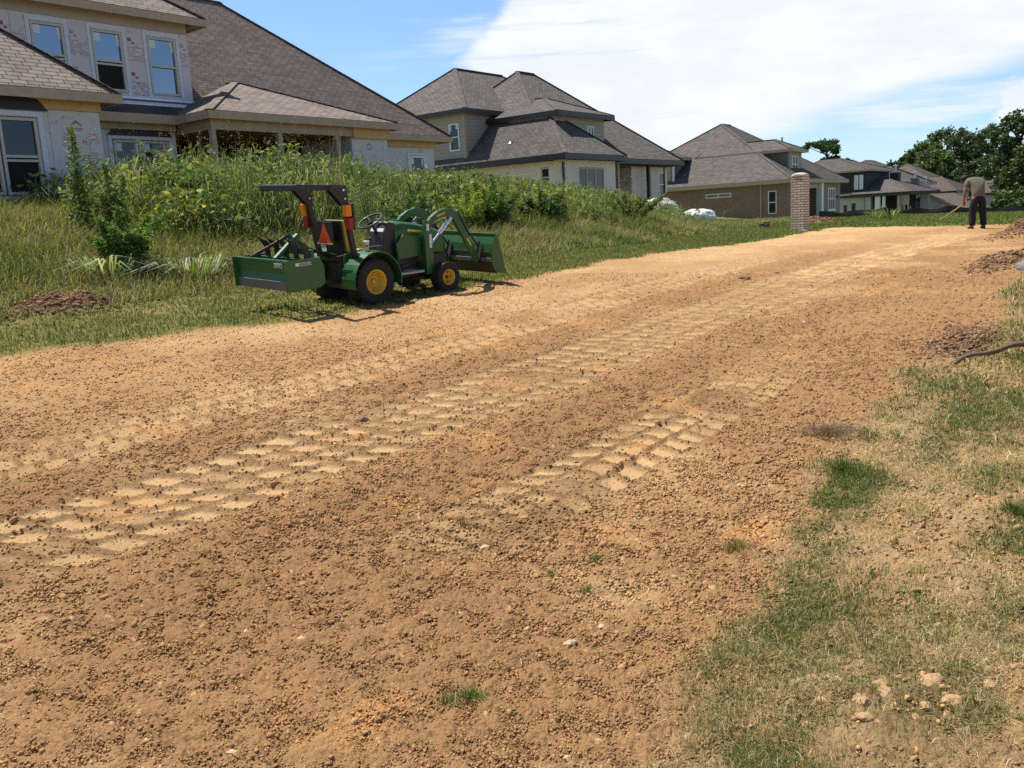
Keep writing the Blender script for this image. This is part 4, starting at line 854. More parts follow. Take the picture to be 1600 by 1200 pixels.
def tractor():
    T_ = thing('compact_tractor', 'small green compact tractor with front loader and rear box blade parked on the grass verge', 'tractor')
    def part(mb, name, mt, par=T_, bevel=.006, smooth=False): return mb.build(name, mt, par, bevel=bevel, smooth=smooth)
    def wheel(x, y, Rt, wd, rr, front):
        sgn = 1 if y > 0 else -1
        m = MB(); hw = wd/2
        m.lathe([(rr, -hw*.8), (rr+.03, -hw*.95), (Rt*.86, -hw), (Rt*.965, -hw*.86), (Rt*.985, -hw*.4), (Rt*.985, hw*.4), (Rt*.965, hw*.86), (Rt*.86, hw), (rr+.03, hw*.95), (rr, hw*.8)], (x, y, Rt), 'y', 40)
        n = 26 if not front else 20                                   # tread blocks
        for k in range(n):
            for row in (-1, 0, 1):
                t = 2*math.pi*(k+.5*(row != 0))/n; c, s_ = math.cos(t), math.sin(t)
                for r0, r1 in ((Rt*.965, Rt*1.01),):
                    w_ = .36*2*math.pi*Rt/n; yc = y+row*hw*.58
                    ps = []
                    for r_ in (r0, r1):
                        for dt, dy_ in ((-w_/2, -hw*.24), (w_/2, -hw*.24), (w_/2, hw*.24), (-w_/2, hw*.24)):
                            ps.append((x+r_*c-dt*s_, yc+dy_, Rt+r_*s_+dt*c))
                    m.add(ps, [(4, 5, 6, 7), (0, 1, 5, 4), (1, 2, 6, 5), (2, 3, 7, 6), (3, 0, 4, 7)])
        wh = part(m, 'front_wheel' if front else 'rear_wheel', RUBBER, bevel=0)
        m = MB(); o = sgn*hw
        m.lathe([(0, o*.25), (rr*.28, o*.25), (rr*.34, o*.42), (rr*.45, o*.42), (rr*.55, o*.12), (rr*.84, o*.20), (rr*.9, o*.80), (rr*1.06, o*.93), (rr*1.08, o*.80), (rr*.99, o*.6), (rr*.99, -o*.8)], (x, y, Rt), 'y', 32)
        part(m, 'rim', YELLOWP, wh, 0, True)
        m = MB()
        for k in range(5):
            t = 2*math.pi*k/5; m.lathe([(0, o*.30), (.014, o*.30), (.014, o*.15)], (x+rr*.68*math.cos(t), y, Rt+rr*.68*math.sin(t)), 'y', 8)
        m.lathe([(0, o*.55), (rr*.2, o*.52), (rr*.26, o*.4)], (x, y, Rt), 'y', 12)
        part(m, 'hub', RUST if front else YELLOWP, wh, 0)
    for y in (-.47, .47): wheel(0, y, .335, .30, .168, False)
    for y in (-.45, .45): wheel(1.45, y, .232, .20, .115, True)
    # chassis and engine
    m = MB(); m.box(-.28, .55, -.22, .22, .24, .62).box(.55, 1.75, -.17, .17, .26, .58).box(1.30, 1.58, -.14, .14, .18, .34).box(-.1, .1, -.34, .34, .26, .42); part(m, 'chassis', BLACKP)
    m = MB(); m.box(1.38, 1.50, -.36, .36, .2, .3); m.tube([(1.45, -.35, .25), (1.45, -.30, .42)], .05, 8); m.tube([(1.45, .35, .25), (1.45, .30, .42)], .05, 8); part(m, 'front_axle', BLACKP)
    m = MB()
    for z, hw, x0, x1 in ((.60, .24, .74, 1.72),):
        pass
    secs = [(.70, .215, .55, 1.10), (.86, .225, .58, 1.12), (1.15, .22, .60, 1.07), (1.45, .205, .60, 1.00), (1.66, .20, .58, .92), (1.75, .15, .56, .80)]
    vs, fs, n = [], [], 10
    for x, hw, zl, zh in secs:
        prof = [(-hw, zl), (-hw*1.02, zl+(zh-zl)*.45), (-hw*.98, zl+(zh-zl)*.78), (-hw*.80, zh-.03), (-hw*.45, zh), (hw*.45, zh), (hw*.80, zh-.03), (hw*.98, zl+(zh-zl)*.78), (hw*1.02, zl+(zh-zl)*.45), (hw, zl)]
        vs += [(x, a, b) for a, b in prof]
    for i in range(len(secs)-1):
        for k in range(n): fs.append((i*n+k, i*n+(k+1) % n, (i+1)*n+(k+1) % n, (i+1)*n+k))
    fs += [tuple(range(n)), tuple(range((len(secs)-1)*n, len(secs)*n))]
    m.add(vs, fs); hood = part(m, 'hood', GREENP, bevel=.012)
    for y_ in (-.285, .25): m = MB(); m.prism([(.68, .56), (1.30, .60), (1.34, .84), (.80, .93), (.66, .80)], 'y', y_, y_+.035); part(m, 'side_panel', GREENP, hood)
    m = MB(); m.prism([(.92, .965), (1.24, .925), (1.26, .95), (.93, 1.0)], 'y', -.256, -.246); part(m, 'hood_stripe', DECALY, hood, 0)
    m = MB(); m.box(1.746, 1.765, -.13, .13, .58, .76); part(m, 'grille', BLACKP, hood)
    # dash, steering, seat
    m = MB(); m.prism([(.45, .60), (.72, .60), (.74, 1.10), (.60, 1.13), (.52, .98)], 'y', -.19, .19); part(m, 'dashboard', BLACKP, bevel=.02)
    m = MB(); m.add([(.535, -.15, .985), (.535, .15, .985), (.615, .15, 1.125), (.615, -.15, 1.125)], [(0, 1, 2, 3)]); m.v = [(x-.012, y, z+.004) for x, y, z in m.v]; part(m, 'gauge_panel', DECAL, bevel=0)
    sw = MB(); c = Vector((.42, 0, 1.15)); ax = Vector((-.50, 0, .866)); e1 = Vector((0, 1, 0)); e2 = ax.cross(e1)
    sw.tube([c+e1*(.19*math.cos(t))+e2*(.19*math.sin(t)) for t in np.linspace(0, 2*math.pi, 28, endpoint=False)], .016, 8, True)
    for t in (R(90), R(210), R(330)): sw.tube([c-ax*.02, c+e1*(.185*math.cos(t))+e2*(.185*math.sin(t))], .012, 6)
    sw.tube([c-ax*.30, c-ax*.01], .025, 8); part(sw, 'steering_wheel', BLACKP, bevel=0, smooth=True)
    m = MB(); m.box(-.16, .26, -.23, .23, .66, .76); seat = part(m, 'seat', SEATY, bevel=.03)
    m = MB(); m.prism([(-.20, .74), (-.08, .74), (-.16, 1.20), (-.24, 1.22)], 'y', -.235, .235); part(m, 'seat_back', SEATY, seat, .03)
    m = MB(); m.prism([(-.235, .74), (-.205, .74), (-.248, 1.21), (-.275, 1.21)], 'y', -.225, .225); part(m, 'seat_shell', BLACKP, seat, .01)
    # fenders and platform
    for s_ in (-1, 1):
        m = MB(); prof = []
        for t in np.linspace(R(200), R(-18), 16): prof.append((math.cos(t)*.43+.02, .335+math.sin(t)*.43*(1.02 if math.sin(t) > 0 else .5)))
        inner = [(x*.965+.0, .335+(z-.335)*.955) for x, z in prof][::-1]
        a, b = sorted((s_*.30, s_*.64)); m.prism([(x, min(z, .80)) for x, z in prof+inner], 'y', a, b); m.prism([(-.36, .42), (-.30, .74), (.0, .79), (.30, .74), (.42, .45), (.30, .40), (-.2, .40)], 'y', *sorted((s_*.27, s_*.298)))
        part(m, 'fender', GREENP, bevel=.018)
    m = MB(); m.box(.44, .98, -.52, -.2, .36, .395).box(.44, .98, .2, .52, .36, .395).box(.5, .9, -.2, .2, .34, .37); part(m, 'foot_platform', GREYP, bevel=.01)
    m = MB(); m.tube([(.62, -.42, .39), (.60, -.46, .46), (.66, -.46, .50)], .012, 6).box(.58, .72, -.50, -.38, .49, .505).box(.60, .70, -.47, -.40, .43, .44); part(m, 'pedal', BLACKP, bevel=.003)
    # levers by the seat
    m = MB(); m.tube([(.10, -.36, .76), (.12, -.37, .92)], .010, 6); m.lathe([(0, .05), (.022, .03), (.022, 0), (0, -.01)], (.12, -.37, .91), 'z', 8); m.box(.08, .30, -.44, -.32, .775, .82); part(m, 'lever_console', BLACKP, bevel=.006)
    # roll bar: two posts, hinge plates and the folded hoop
    post = lambda z: -.20-.17*(z-.6)
    for y in (-.43, .43):
        m = MB(); m.bar((post(.5), y, .5), (post(1.62), y, 1.62), .065, .075, (0, 1, 0)); m.prism([(post(1.4)-.05, 1.42), (post(1.4)+.05, 1.42), (post(1.66)+.06, 1.70), (post(1.66)-.24, 1.67)], 'y', y-.055, y-.040); m.prism([(post(1.4)-.05, 1.42), (post(1.4)+.05, 1.42), (post(1.66)+.06, 1.70), (post(1.66)-.24, 1.67)], 'y', y+.040, y+.055)
        rp = part(m, 'roll_bar_post', BLACKP)
        m = MB(); m.lathe([(0, -.075), (.018, -.07), (.018, .07), (0, .075)], (post(1.62), y, 1.64), 'y', 8); m.lathe([(0, -.07), (.014, -.065), (.014, .065), (0, .07)], (post(1.5), y, 1.52), 'y', 8); part(m, 'hinge_bolt', CHROME, rp, 0)
        o = y+(.085 if y > 0 else -.085)
        m = MB(); m.box(post(1.36)-.075, post(1.36)+.02, o-.05, o+.05, 1.28, 1.44); part(m, 'turn_lamp', AMBER, rp, .01)
        m = MB(); m.box(post(1.18)-.075, post(1.18)+.02, o-.05, o+.05, 1.10, 1.265); part(m, 'tail_lamp', REDL, rp, .01)
        m = MB(); m.box(post(1.3)+.02, post(1.3)+.05, o-.055, o+.055, 1.09, 1.45); part(m, 'lamp_bracket', BLACKP, rp, .004)
    z0 = 1.665; xb = post(1.66)
    m = MB(); m.bar((xb+.05, -.43, z0), (xb-.68, -.43, z0+.035), .065, .08); m.bar((xb+.05, .43, z0), (xb-.68, .43, z0+.035), .065, .08); m.bar((xb-.68, -.46, z0+.036), (xb-.68, .46, z0+.036), .08, .082)
    part(m, 'folded_hoop', BLACKP, bevel=.012)
    # slow vehicle triangle
    m = MB(); m.box(-.40, -.385, -.19, .19, .88, 1.20); sp_ = part(m, 'sign_plate', BLACKP, bevel=.004)
    m = MB(); m.prism([(-.165, .90), (.165, .90), (.0, 1.185)], 'x', -.408, -.402); part(m, 'warning_triangle', ORANGE, sp_, 0)
    m = MB(); m.prism([(-.185, .885), (.185, .885), (.185, .898), (-.185, .898)], 'x', -.412, -.402); part(m, 'reflective_strip', DECAL, sp_, 0)
    m = MB(); m.box(-.385, -.24, -.03, .03, .9, 1.0); part(m, 'sign_bracket', BLACKP)
    # three point hitch
    m = MB()
    for y in (-.30, .30): m.bar((-.1, y*.8, .36), (-.86, y*1.05, .40), .03, .06); m.bar((-.42, y, .40), (-.30, y*.75, .72), .03, .03)
    m.bar((-.25, 0, .66), (-.86, 0, .92), .04, .04); m.box(-.36, -.2, -.24, .24, .64, .72); part(m, 'hitch_arms', BLACKP)
    m = MB(); m.box(-.93, -.87, -.40, .40, .80, .87).box(-.93, -.87, -.40, -.33, .30, .80).box(-.93, -.87, .33, .40, .30, .80); m.prism([(-.11, .80), (.11, .80), (.085, 1.06), (-.085, 1.06)], 'x', -.95, -.86); part(m, 'hitch_frame', GREENP)
    # box blade
    m = MB(); m.prism([(-1.55, .64), (-1.51, .64), (-1.485, .42), (-1.51, .30), (-1.55, .30), (-1.525, .42)], 'y', -.64, .64); m.box(-1.56, -1.50, -.645, .645, .635, .665)
    blade = part(m, 'box_blade', GREENP)
    for y in (-.66, .64):
        m = MB(); m.prism([(-1.62, .66), (-1.20, .66), (-.98, .66), (-.90, .52), (-.90, .22), (-1.0, .15), (-1.60, .13)], 'y', y, y+.02); part(m, 'end_plate', GREENP, blade, .004)
    m = MB(); m.prism([(-1.56, .30), (-1.53, .30), (-1.515, .14), (-1.545, .14)], 'y', -.64, .64); part(m, 'cutting_edge', STEELG, blade, .003)
    m = MB()
    m.bar((-1.06, -.64, .58), (-1.06, .64, .58), .10, .10); part(m, 'ripper_beam', GREENP, blade)
    for y in (-.46, -.22, .02, .26, .50):
        m = MB(); m.prism([(-1.10, .34), (-1.02, .34), (-1.02, .84), (-1.06, .90), (-1.20, .96), (-1.26, 1.02), (-1.16, .88), (-1.10, .78)], 'y', y-.014, y+.014); part(m, 'ripper_shank', BLACKP, blade, .003)
    for y in (-.30, .30):
        m = MB(); m.bar((-.90, y*.25, 1.02), (-1.51, y, .67), .05, .05); part(m, 'brace', GREENP if y < 0 else BLACKP, blade, .004)
    m = MB(); m.box(-1.568, -1.562, -.54, -.34, .535, .61); d1 = part(m, 'decal', DECAL, blade, 0)
    m = MB(); m.box(-1.5715, -1.5685, -.53, -.35, .545, .60); part(m, 'decal_field', GREENP, d1, 0)
    text_mesh('decal_text', 'BB2048', .042, DECAL, d1, (-1.573, -.44, .558), 'x')
    m = MB(); m.box(-1.42, -1.14, -.666, -.661, .555, .61); d2 = part(m, 'decal', DECAL, blade, 0)
    m = MB(); m.box(-1.36, -1.15, -.6695, -.6665, .563, .602); part(m, 'decal_field', RUST, d2, 0)
    text_mesh('decal_text', 'FRONTIER', .036, DECAL, d2, (-1.255, -.671, .570), 'y')
    for o_ in [blade]+list(blade.children):
        for q_ in ([o_]+list(o_.children) if o_ is not blade else [o_]):
            if q_.location.length > 0: q_.location.z = .37+(q_.location.z-.13)*.78; q_.location.x = -.90+(q_.location.x+.90)*.86; continue
            for vt in q_.data.vertices: vt.co.z = .37+(vt.co.z-.13)*.78; vt.co.x = -.90+(vt.co.x+.90)*.86
    # loader
    for y in (-.36, .36):
        yo = y+(-.03 if y < 0 else .03)
        m = MB(); m.prism([(.98, .30), (1.16, .30), (1.17, .78), (1.12, 1.10), (1.00, 1.12), (.96, .9)], 'y', y-.04, y+.04); m.box(1.02, 1.14, *sorted((y, y*.45)), .34, .48); ms = part(m, 'loader_mast', GREENP)
        m = MB(); m.box(1.015, 1.075, *sorted((y+math.copysign(.042, y), y+math.copysign(.045, y))), .96, 1.06).box(1.07, 1.13, *sorted((y+math.copysign(.042, y), y+math.copysign(.045, y))), .70, .90); part(m, 'warning_label', DECAL, ms, 0)
        m = MB(); arc = [(1.04, 1.06), (1.16, 1.16), (1.34, 1.235), (1.55, 1.27), (1.72, 1.255)]; low = [(1.72, 1.10), (1.55, 1.15), (1.36, 1.125), (1.20, 1.06), (1.09, .97)]
        m.prism(arc+[(1.85, 1.20), (1.90, 1.10), (2.34, .52), (2.40, .40), (2.32, .36), (2.24, .46), (1.80, 1.02), (1.74, 1.09)]+low, 'y', y-.032, y+.032); bo = part(m, 'loader_boom', GREENP, bevel=.008)
        m = MB(); m.prism([(2.06, .76), (2.16, .64), (2.19, .67), (2.09, .79)], 'y', *sorted((y+math.copysign(.033, y), y+math.copysign(.036, y)))); m.prism([(1.30, 1.15), (1.52, 1.19), (1.52, 1.215), (1.29, 1.175)], 'y', *sorted((y+math.copysign(.033, y), y+math.copysign(.036, y)))); part(m, 'boom_decal', DECALY, bo, 0)
        m = MB(); m.tube([(1.10, yo, .74), (1.34, yo, .90)], .022, 8); m.tube([(1.34, yo, .90), (1.66, yo, 1.12)], .034, 10); part(m, 'lift_cylinder', CHROME, bevel=0)
        m = MB(); m.tube([(1.86, y*1.0, 1.22), (2.14, y, .88)], .026, 8); m.tube([(2.14, y, .88), (2.40, y, .64)], .017, 8); m.bar((2.30, y, .46), (2.44, y, .70), .03, .05); m.bar((2.40, y, .36), (2.52, y, .62), .07, .07); part(m, 'bucket_cylinder', BLACKP, bevel=0)
    m = MB(); m.bar((1.98, -.33, .86), (1.98, .33, .86), .07, .07); part(m, 'cross_tube', GREENP)
    # bucket: curved shell open to the front
    prof = [(2.62, .80), (2.52, .66), (2.47, .50), (2.47, .36), (2.55, .25), (2.70, .20), (3.00, .17)]
    inner = [(x+.012, z+.010) for x, z in prof][::-1]
    m = MB(); m.prism(prof+inner, 'y', -.62, .62); bk = part(m, 'bucket', GREENP, bevel=.003)
    m = MB(); m.box(2.455, 2.468, -.60, .60, .50, .54); m.prism([(2.462, .36), (2.545, .24), (2.70, .19), (2.70, .18), (2.54, .225), (2.45, .35)], 'y', -.60, .60); part(m, 'bucket_underside', RUST, bk, .003)
    m = MB(); m.box(2.42, 2.466, -.62, .62, .38, .44); part(m, 'bucket_rib', STEELG, bk, .003)
    m = MB(); m.bar((2.62, -.63, .805), (2.62, .63, .805), .05, .04); part(m, 'bucket_lip', GREENP, bk, .004)
    for y in (-.632, .62):
        m = MB(); m.prism([(2.62, .81), (2.51, .67), (2.46, .50), (2.46, .36), (2.545, .24), (2.70, .19), (3.02, .16), (2.95, .26), (2.72, .80)], 'y', y, y+.012); part(m, 'bucket_side', GREENP, bk, .003)
    for o_ in list(T_.children):
        if o_.name.split('.')[0] in ('loader_mast', 'loader_boom', 'lift_cylinder', 'bucket_cylinder', 'cross_tube', 'bucket'):
            for q_ in [o_]+list(o_.children):
                for vt in q_.data.vertices: x_ = 1.12+(vt.co.x-.96)*.796; vt.co.x = x_ if x_ < 2.3 else 2.3+(x_-2.3)*.74
    # hydraulic hoses, exhaust and grab handles
    for y in (-.30, .30):
        m = MB(); m.tube([(1.16, y, .62), (1.22, y*.95, .86), (1.34, y*.98, 1.02), (1.60, y, 1.10), (1.80, y, .92)], .011, 6); part(m, 'hydraulic_hose', BLACKP, bevel=0)
    m = MB(); m.tube([(-.30, -.05, .70), (-.55, -.10, .80), (-.80, -.06, .78)], .012, 6); part(m, 'hydraulic_hose', BLACKP, bevel=0)
    # placement: on the verge, leaning towards the strip
    px, py = 8.62, 9.52
    yaw = R(-6.5); gl = gz(px-math.sin(yaw)*.47, py+math.cos(yaw)*.47); gr = gz(px+math.sin(yaw)*.47, py-math.cos(yaw)*.47)
    gf = gz(px+1.45*math.cos(yaw), py+1.45*math.sin(yaw))
    T_.location = (px, py, (gl+gr)/2-.012); T_.scale = (.95, .95, .95); T_.rotation_euler = (R(3.6), -math.atan2(gf-(gl+gr)/2, 1.45), yaw)
    bpy.context.view_layer.update()
    c = MB(); c.lathe([(0, 0), (.030, 0), (.043, .13), (.045, .13), (.045, .142), (0, .145)], (0, 0, 0), 'z', 20)
    cup = c.build('paper_cup', plain('white_card', (.80, .77, .74), .6, var=.04), smooth=True); tag(cup, 'white paper cup with a red round mark standing on the tractor fender', 'cup')
    q = MB(); q.lathe([(.0, 0), (.022, .004), (.022, .006), (0, .008)], (0, -.0405, .08), 'y', 14); q.build('printed_mark', plain('cup_red', (.5, .05, .04), .6), cup)
    q = MB(); q.tube([(.012, 0, .14), (.03, .01, .22)], .004, 6); q.build('straw', REDL, cup)
    cup.matrix_world = T_.matrix_world @ Matrix.Translation((-.03, -.47, .772)) @ Matrix.Rotation(R(-35), 4, 'Z')
    return T_
tractor()

# ------------------------------------------------------------------ pillar, bags, fence, debris
def pillar():
    p = on_ground(1250, 362); H = thing('brick_pillar', 'free standing tan brick pillar at the edge of the dirt strip', 'pillar', (float(p[0]), float(p[1]), float(p[2])), R(-8))
    m = MB(); m.box(-.2, .2, -.2, .2, -.2, 1.66); m.build('shaft', BR_TAN, H)
    m = MB(); m.lathe([(0, .10), (.12, .095), (.27, .05), (.30, .02), (.30, 0), (0, 0)], (0, 0, 1.643), 'z', 24); m.v = [(max(-.215, min(.215, x*.85)), max(-.215, min(.215, y*.85)), z+.02) for x, y, z in m.v]; m.build('cap', plain('mortar_cap', (.55, .47, .38), .9, var=.15), H)
    m = MB(); m.box(-.42, -.08, -.34, -.205, -.02, .06); m.build('footing', plain('pale_mortar', (.6, .54, .44), .9), H)
    return H
pillar()
def blob(name, dims, mat, seed, loc, rz=0, sub=4, rough=.25, freq=1.5, flat=True, crease=0):
    import bmesh
    bm = bmesh.new(); bmesh.ops.create_icosphere(bm, subdivisions=sub, radius=1.0)
    co = np.array([v.co for v in bm.verts]); n = 1+rough*fbm(co[:, 0]*1.0+seed*7, co[:, 1]+co[:, 2]*.73, freq, 4, .55, seed)+rough*.6*fbm(co[:, 2]+seed, co[:, 0]-co[:, 1]*.6, freq*1.7, 3, .5, seed+5)
    if crease: n = n-crease*np.abs(fbm(co[:, 0]+co[:, 2], co[:, 1]+seed, freq*2.2, 3, .5, seed+9))
    co = co*n[:, None]*np.array(dims)
    if flat: co[:, 2] = np.maximum(co[:, 2], -dims[2]*.35)
    for v, c in zip(bm.verts, co): v.co = c
    me = bpy.data.meshes.new(name); bm.to_mesh(me); bm.free(); me.materials.append(mat)
    me.polygons.foreach_set('use_smooth', [True]*len(me.polygons))
    o = bpy.data.objects.new(name, me); COL.objects.link(o); o.location = loc; o.rotation_euler = (0, 0, rz); return o
BAGM = plain('white_woven_plastic', (.80, .80, .79), .45, var=.06, scale=8, bump=.15)
def in_row(x, y, Z): p = at(x, y, Z); return float(p[0]), float(p[1]), gz(p[0], p[1])
x, y, z = in_row(1091, 338, 42)
b = blob('plastic_bag', (.92, .50, .42), BAGM, 3, (x, y, z+.35), R(-52), 4, .22, 1.2, crease=.25); tag(b, 'large white plastic bag lying full length in the grass by the brown brick wall', 'bag')
x, y, z = in_row(1032, 330, 42)
b = blob('plastic_bag', (.85, .6, .55), plain('pale_sack', (.50, .46, .40), .6, var=.15), 5, (x, y, z+.5), R(-50), 4, .2, 1.2, crease=.2); tag(b, 'pale grey heaped sack half hidden in the weeds below the porch posts', 'bag')
BRK = plain('loose_brick', (.12, .075, .055), .9, var=.4, scale=9)
p = on_ground(1194, 357); H = thing('brick_stack', 'small heap of dark brown bricks in the grass beside the pillar', 'bricks', tuple(map(float, p)), R(20))
for k in range(10):
    m = MB(); m.box(-.11, .11, -.05, .05, 0, .07); o = m.build('brick', BRK, H, .004); o.location = (random.uniform(-.22, .22), random.uniform(-.12, .12), .02+.072*(k//4)); o.rotation_euler = (0, random.uniform(-.12, .12), random.uniform(-.5, .5))
def silt_fence():
    H = thing('silt_fence', 'low black fabric silt fence sagging between stakes across the far end', 'fence')
    pts = []; P0, P1 = np.array([45.5, 15.6]), np.array([52.5, 4.0]); n = 120
    for i in range(n+1):
        t = i/n; p = P0+(P1-P0)*t; q = p+np.array([.15, .08])*math.sin(t*23)
        h = .42+.08*math.sin(t*41+1)*math.sin(t*17)-.09*abs(math.sin(t*math.pi*9))
        pts.append((q[0], q[1], gz(q[0], q[1]), h))
    m = MB()
    for i in range(n+1):
        x, y, z, h = pts[i]; m.v += [(x, y, z-.1), (x-.04, y, z+h*.5), (x, y, z+h)]
    for i in range(n): a = i*3; m.f += [(a, a+3, a+4, a+1), (a+1, a+4, a+5, a+2)]
    f = m.build('fabric', plain('black_fabric', (.030, .024, .018), .8, var=.5, scale=3), H, fix=False)
    so_ = f.modifiers.new('thick', 'SOLIDIFY'); so_.thickness = .006
    for i in range(0, n+1, 13):
        x, y, z, h = pts[i]; m = MB(); m.box(x+.01, x+.05, y-.02, y+.02, z-.2, z+h+.12); m.build('stake', WOODP, H)
silt_fence()
def branch():
    a, b = on_ground(1497, 573), on_ground(1640, 541); m = MB(); n = 14; pts = []; rr = []
    for i in range(n+1):
        t = i/n; p = a+(b-a)*t; pts.append((p[0]+.03*math.sin(t*9), p[1]+.03*math.sin(t*6+1), p[2]+.03+.05*math.sin(t*3.1)+.015*math.sin(t*14))); rr.append(.010+.012*math.sin(.4+t*2.2)+.003*math.sin(t*21))
    m.tube(pts, rr, 9); o = m.build('fallen_branch', plain('bark', (.17, .10, .062), .9, var=.4, scale=9, bump=.6), smooth=True); tag(o, 'bare brown branch lying across the dark dirt mound at the right', 'branch')
    m = MB(); m.tube([pts[9], (pts[9][0]+.12, pts[9][1]+.16, pts[9][2]+.10)], [.014, .004], 6); m.build('twig', o.data.materials[0], o)
branch()
# lumps of clay and stones
CLAY = plain('clay_lump', (.47, .29, .145), .95, var=.35, scale=14, bump=.5); CLAYD = plain('dark_clod', (.22, .125, .068), .95, var=.35, scale=12, bump=.5); GREYS = plain('grey_stone', (.20, .20, .18), .8, var=.25, scale=8, bump=.4); PALES = plain('pale_stone', (.54, .40, .24), .9, var=.2, scale=14, bump=.3)
def rock(name, px, py, s, mat, seed, label, group=None, cat='stone', h=.5):
    p = on_ground(px, py); rr = random.Random(seed)
    o = blob(name, (s, s*rr.uniform(.6, .85), s*h), mat, seed, (float(p[0]), float(p[1]), float(p[2])+float(surface(np.array([p[0]]), np.array([p[1]]), np.ones(1))[0][0])+s*h*.18), rr.uniform(0, 3), 3 if s > .12 else 2, .42, 1.3, crease=.15); o.data.polygons.foreach_set('use_smooth', [s > .12]*len(o.data.polygons)); tag(o, label, cat, group); return o
for k, (x, y, s) in enumerate([(1268, 1070, .032), (1375, 1078, .050), (1384, 1094, .040), (1458, 1078, .046), (1492, 1108, .048), (1532, 1112, .038), (1345, 1110, .040), (1288, 1108, .038), (1448, 1112, .036), (1310, 1076, .03), (1545, 1086, .032), (1430, 1132, .028), (1262, 1140, .034), (1352, 1142, .03), (1405, 1064, .026), (1300, 1092, .022), (1480, 1128, .024), (1510, 1092, .022), (1395, 1120, .024)]):
    rock('clay_lump', x, y, s*.8, CLAY, 20+k, 'tan clay lump among the dry grass in the lower right corner', 'tan clay lumps in the lower right corner')
rock('stone', 1603, 423, .17, GREYS, 50, 'grey boulder lying in the green grass at the right edge', h=.7)
rock('clay_lump', 1163, 437, .10, CLAYD, 51, 'single dark clod alone on the far wheel tracks', cat='clod')
rock('clay_lump', 1213, 428, .07, CLAYD, 52, 'smaller dark clod right of the clod on the far wheel tracks', cat='clod')
rock('stone', 758, 853, .034, PALES, 53, 'pale broken stone in the loose soil at the middle')
rock('stone', 940, 982, .016, PALES, 54, 'white pebble low in the picture, above the flat yellow stone')
rock('stone', 890, 1012, .028, PALES, 55, 'flat yellow stone in the loose soil, right of the small green tuft')
rock('stone', 888, 1180, .022, PALES, 56, 'yellowish stone at the bottom edge near the grass')
rock('stone', 362, 1178, .018, PALES, 57, 'white oval pebble at the bottom edge on bare soil')
rock('clay_lump', 567, 655, .055, CLAYD, 58, 'round dark clod lying on the pressed tyre pads', cat='clod')
rock('clay_lump', 335, 730, .05, CLAYD, 59, 'dark clod at the left on the broken tyre pads', cat='clod')
rock('clay_lump', 596, 771, .03, CLAYD, 60, 'dark clod alone on loose brown soil at the middle', cat='clod')

# ------------------------------------------------------------------ plants
LEAF = leafy('leaf_green', .42); GRASSM = leafy('grass_blade', .35); CROWN = leafy('crown_leaf', .22, .55)
def blades(pos, h, w, lean, az, col, tip=None, curl=1.0):
    """flat tapering blades: base points, heights, widths, lean (0..1), bearing; returns verts, faces, colours"""
    n = len(pos); d = np.stack([np.cos(az), np.sin(az), np.zeros(n)], 1); s = np.stack([-np.sin(az), np.cos(az), np.zeros(n)], 1)
    tw = rng.uniform(-1.2, 1.2, n)[:, None]; s = s*np.cos(tw)+d*np.sin(tw)
    w = w[:, None]; h_ = h[:, None]; l = lean[:, None]; up = np.array([0, 0, 1.0])
    m = pos+up*h_*.55*(1-l*.25)+d*h_*l*.30
    t = pos+up*h_*(1-l*.62*curl)+d*h_*l*(.75+.25*curl)
    v = np.stack([pos-s*w/2, pos+s*w/2, m+s*w*.42, m-s*w*.42, t], 1).reshape(-1, 3)
    i = np.arange(n)*5
    f = [np.stack([i, i+1, i+2, i+3], 1), np.stack([i+3, i+2, i+4], 1)]
    c = np.repeat(col, 5, 0)
    if tip is not None: c.reshape(n, 5, 3)[:, 4] = tip; c.reshape(n, 5, 3)[:, 2:4] = col[:, None]*.5+(tip if tip.ndim == 1 else tip[:, None])*.5
    return v, f, c
def leaves(pos, ln, wd, col, droop=.3, nbias=None):
    """rhomb-shaped leaves at random attitudes"""
    n = len(pos); a = rng.uniform(0, 2*np.pi, n); e = rng.normal(.15, .5, n)-droop*rng.random(n)
    d = np.stack([np.cos(a)*np.cos(e), np.sin(a)*np.cos(e), np.sin(e)], 1)
    r = rng.normal(size=(n, 3)); 
    if nbias is not None: r = r+nbias
    s = np.cross(d, r); s /= np.linalg.norm(s, axis=1)[:, None]+1e-9
    l = ln[:, None]; w = wd[:, None]
    v = np.stack([pos, pos+d*l*.45+s*w/2, pos+d*l, pos+d*l*.45-s*w/2], 1).reshape(-1, 3)
    i = np.arange(n)*4
    return v, [np.stack([i, i+1, i+2, i+3], 1)], np.repeat(col, 4, 0)
def join(parts):
    vs, fs, cs, o = [], [], [], 0
    for v, f, c in parts:
        vs.append(v); cs.append(c); fs += [a+o for a in f]; o += len(v)
    return np.concatenate(vs), fs, np.concatenate(cs)
def pick(cols, n, p=None, jit=.25):
    cols = np.array(cols); c = cols[rng.choice(len(cols), n, p=p)]
    return c*(1+jit*rng.normal(size=(n, 1))).clip(.45, 1.7)*(1+.06*rng.normal(size=(n, 3)))
def scatter(n, u0, u1, v0, v1): return rng.uniform(u0, u1, n), rng.uniform(v0, v1, n)
def onto_near(u, v): return np.stack([u, v, ground(u, v)+surface(u, v, np.ones(len(u)))[0]-.006], 1)
def onto(u, v): return np.stack([u, v, ground(u, v)+mound(u, v)*.8-.004], 1)

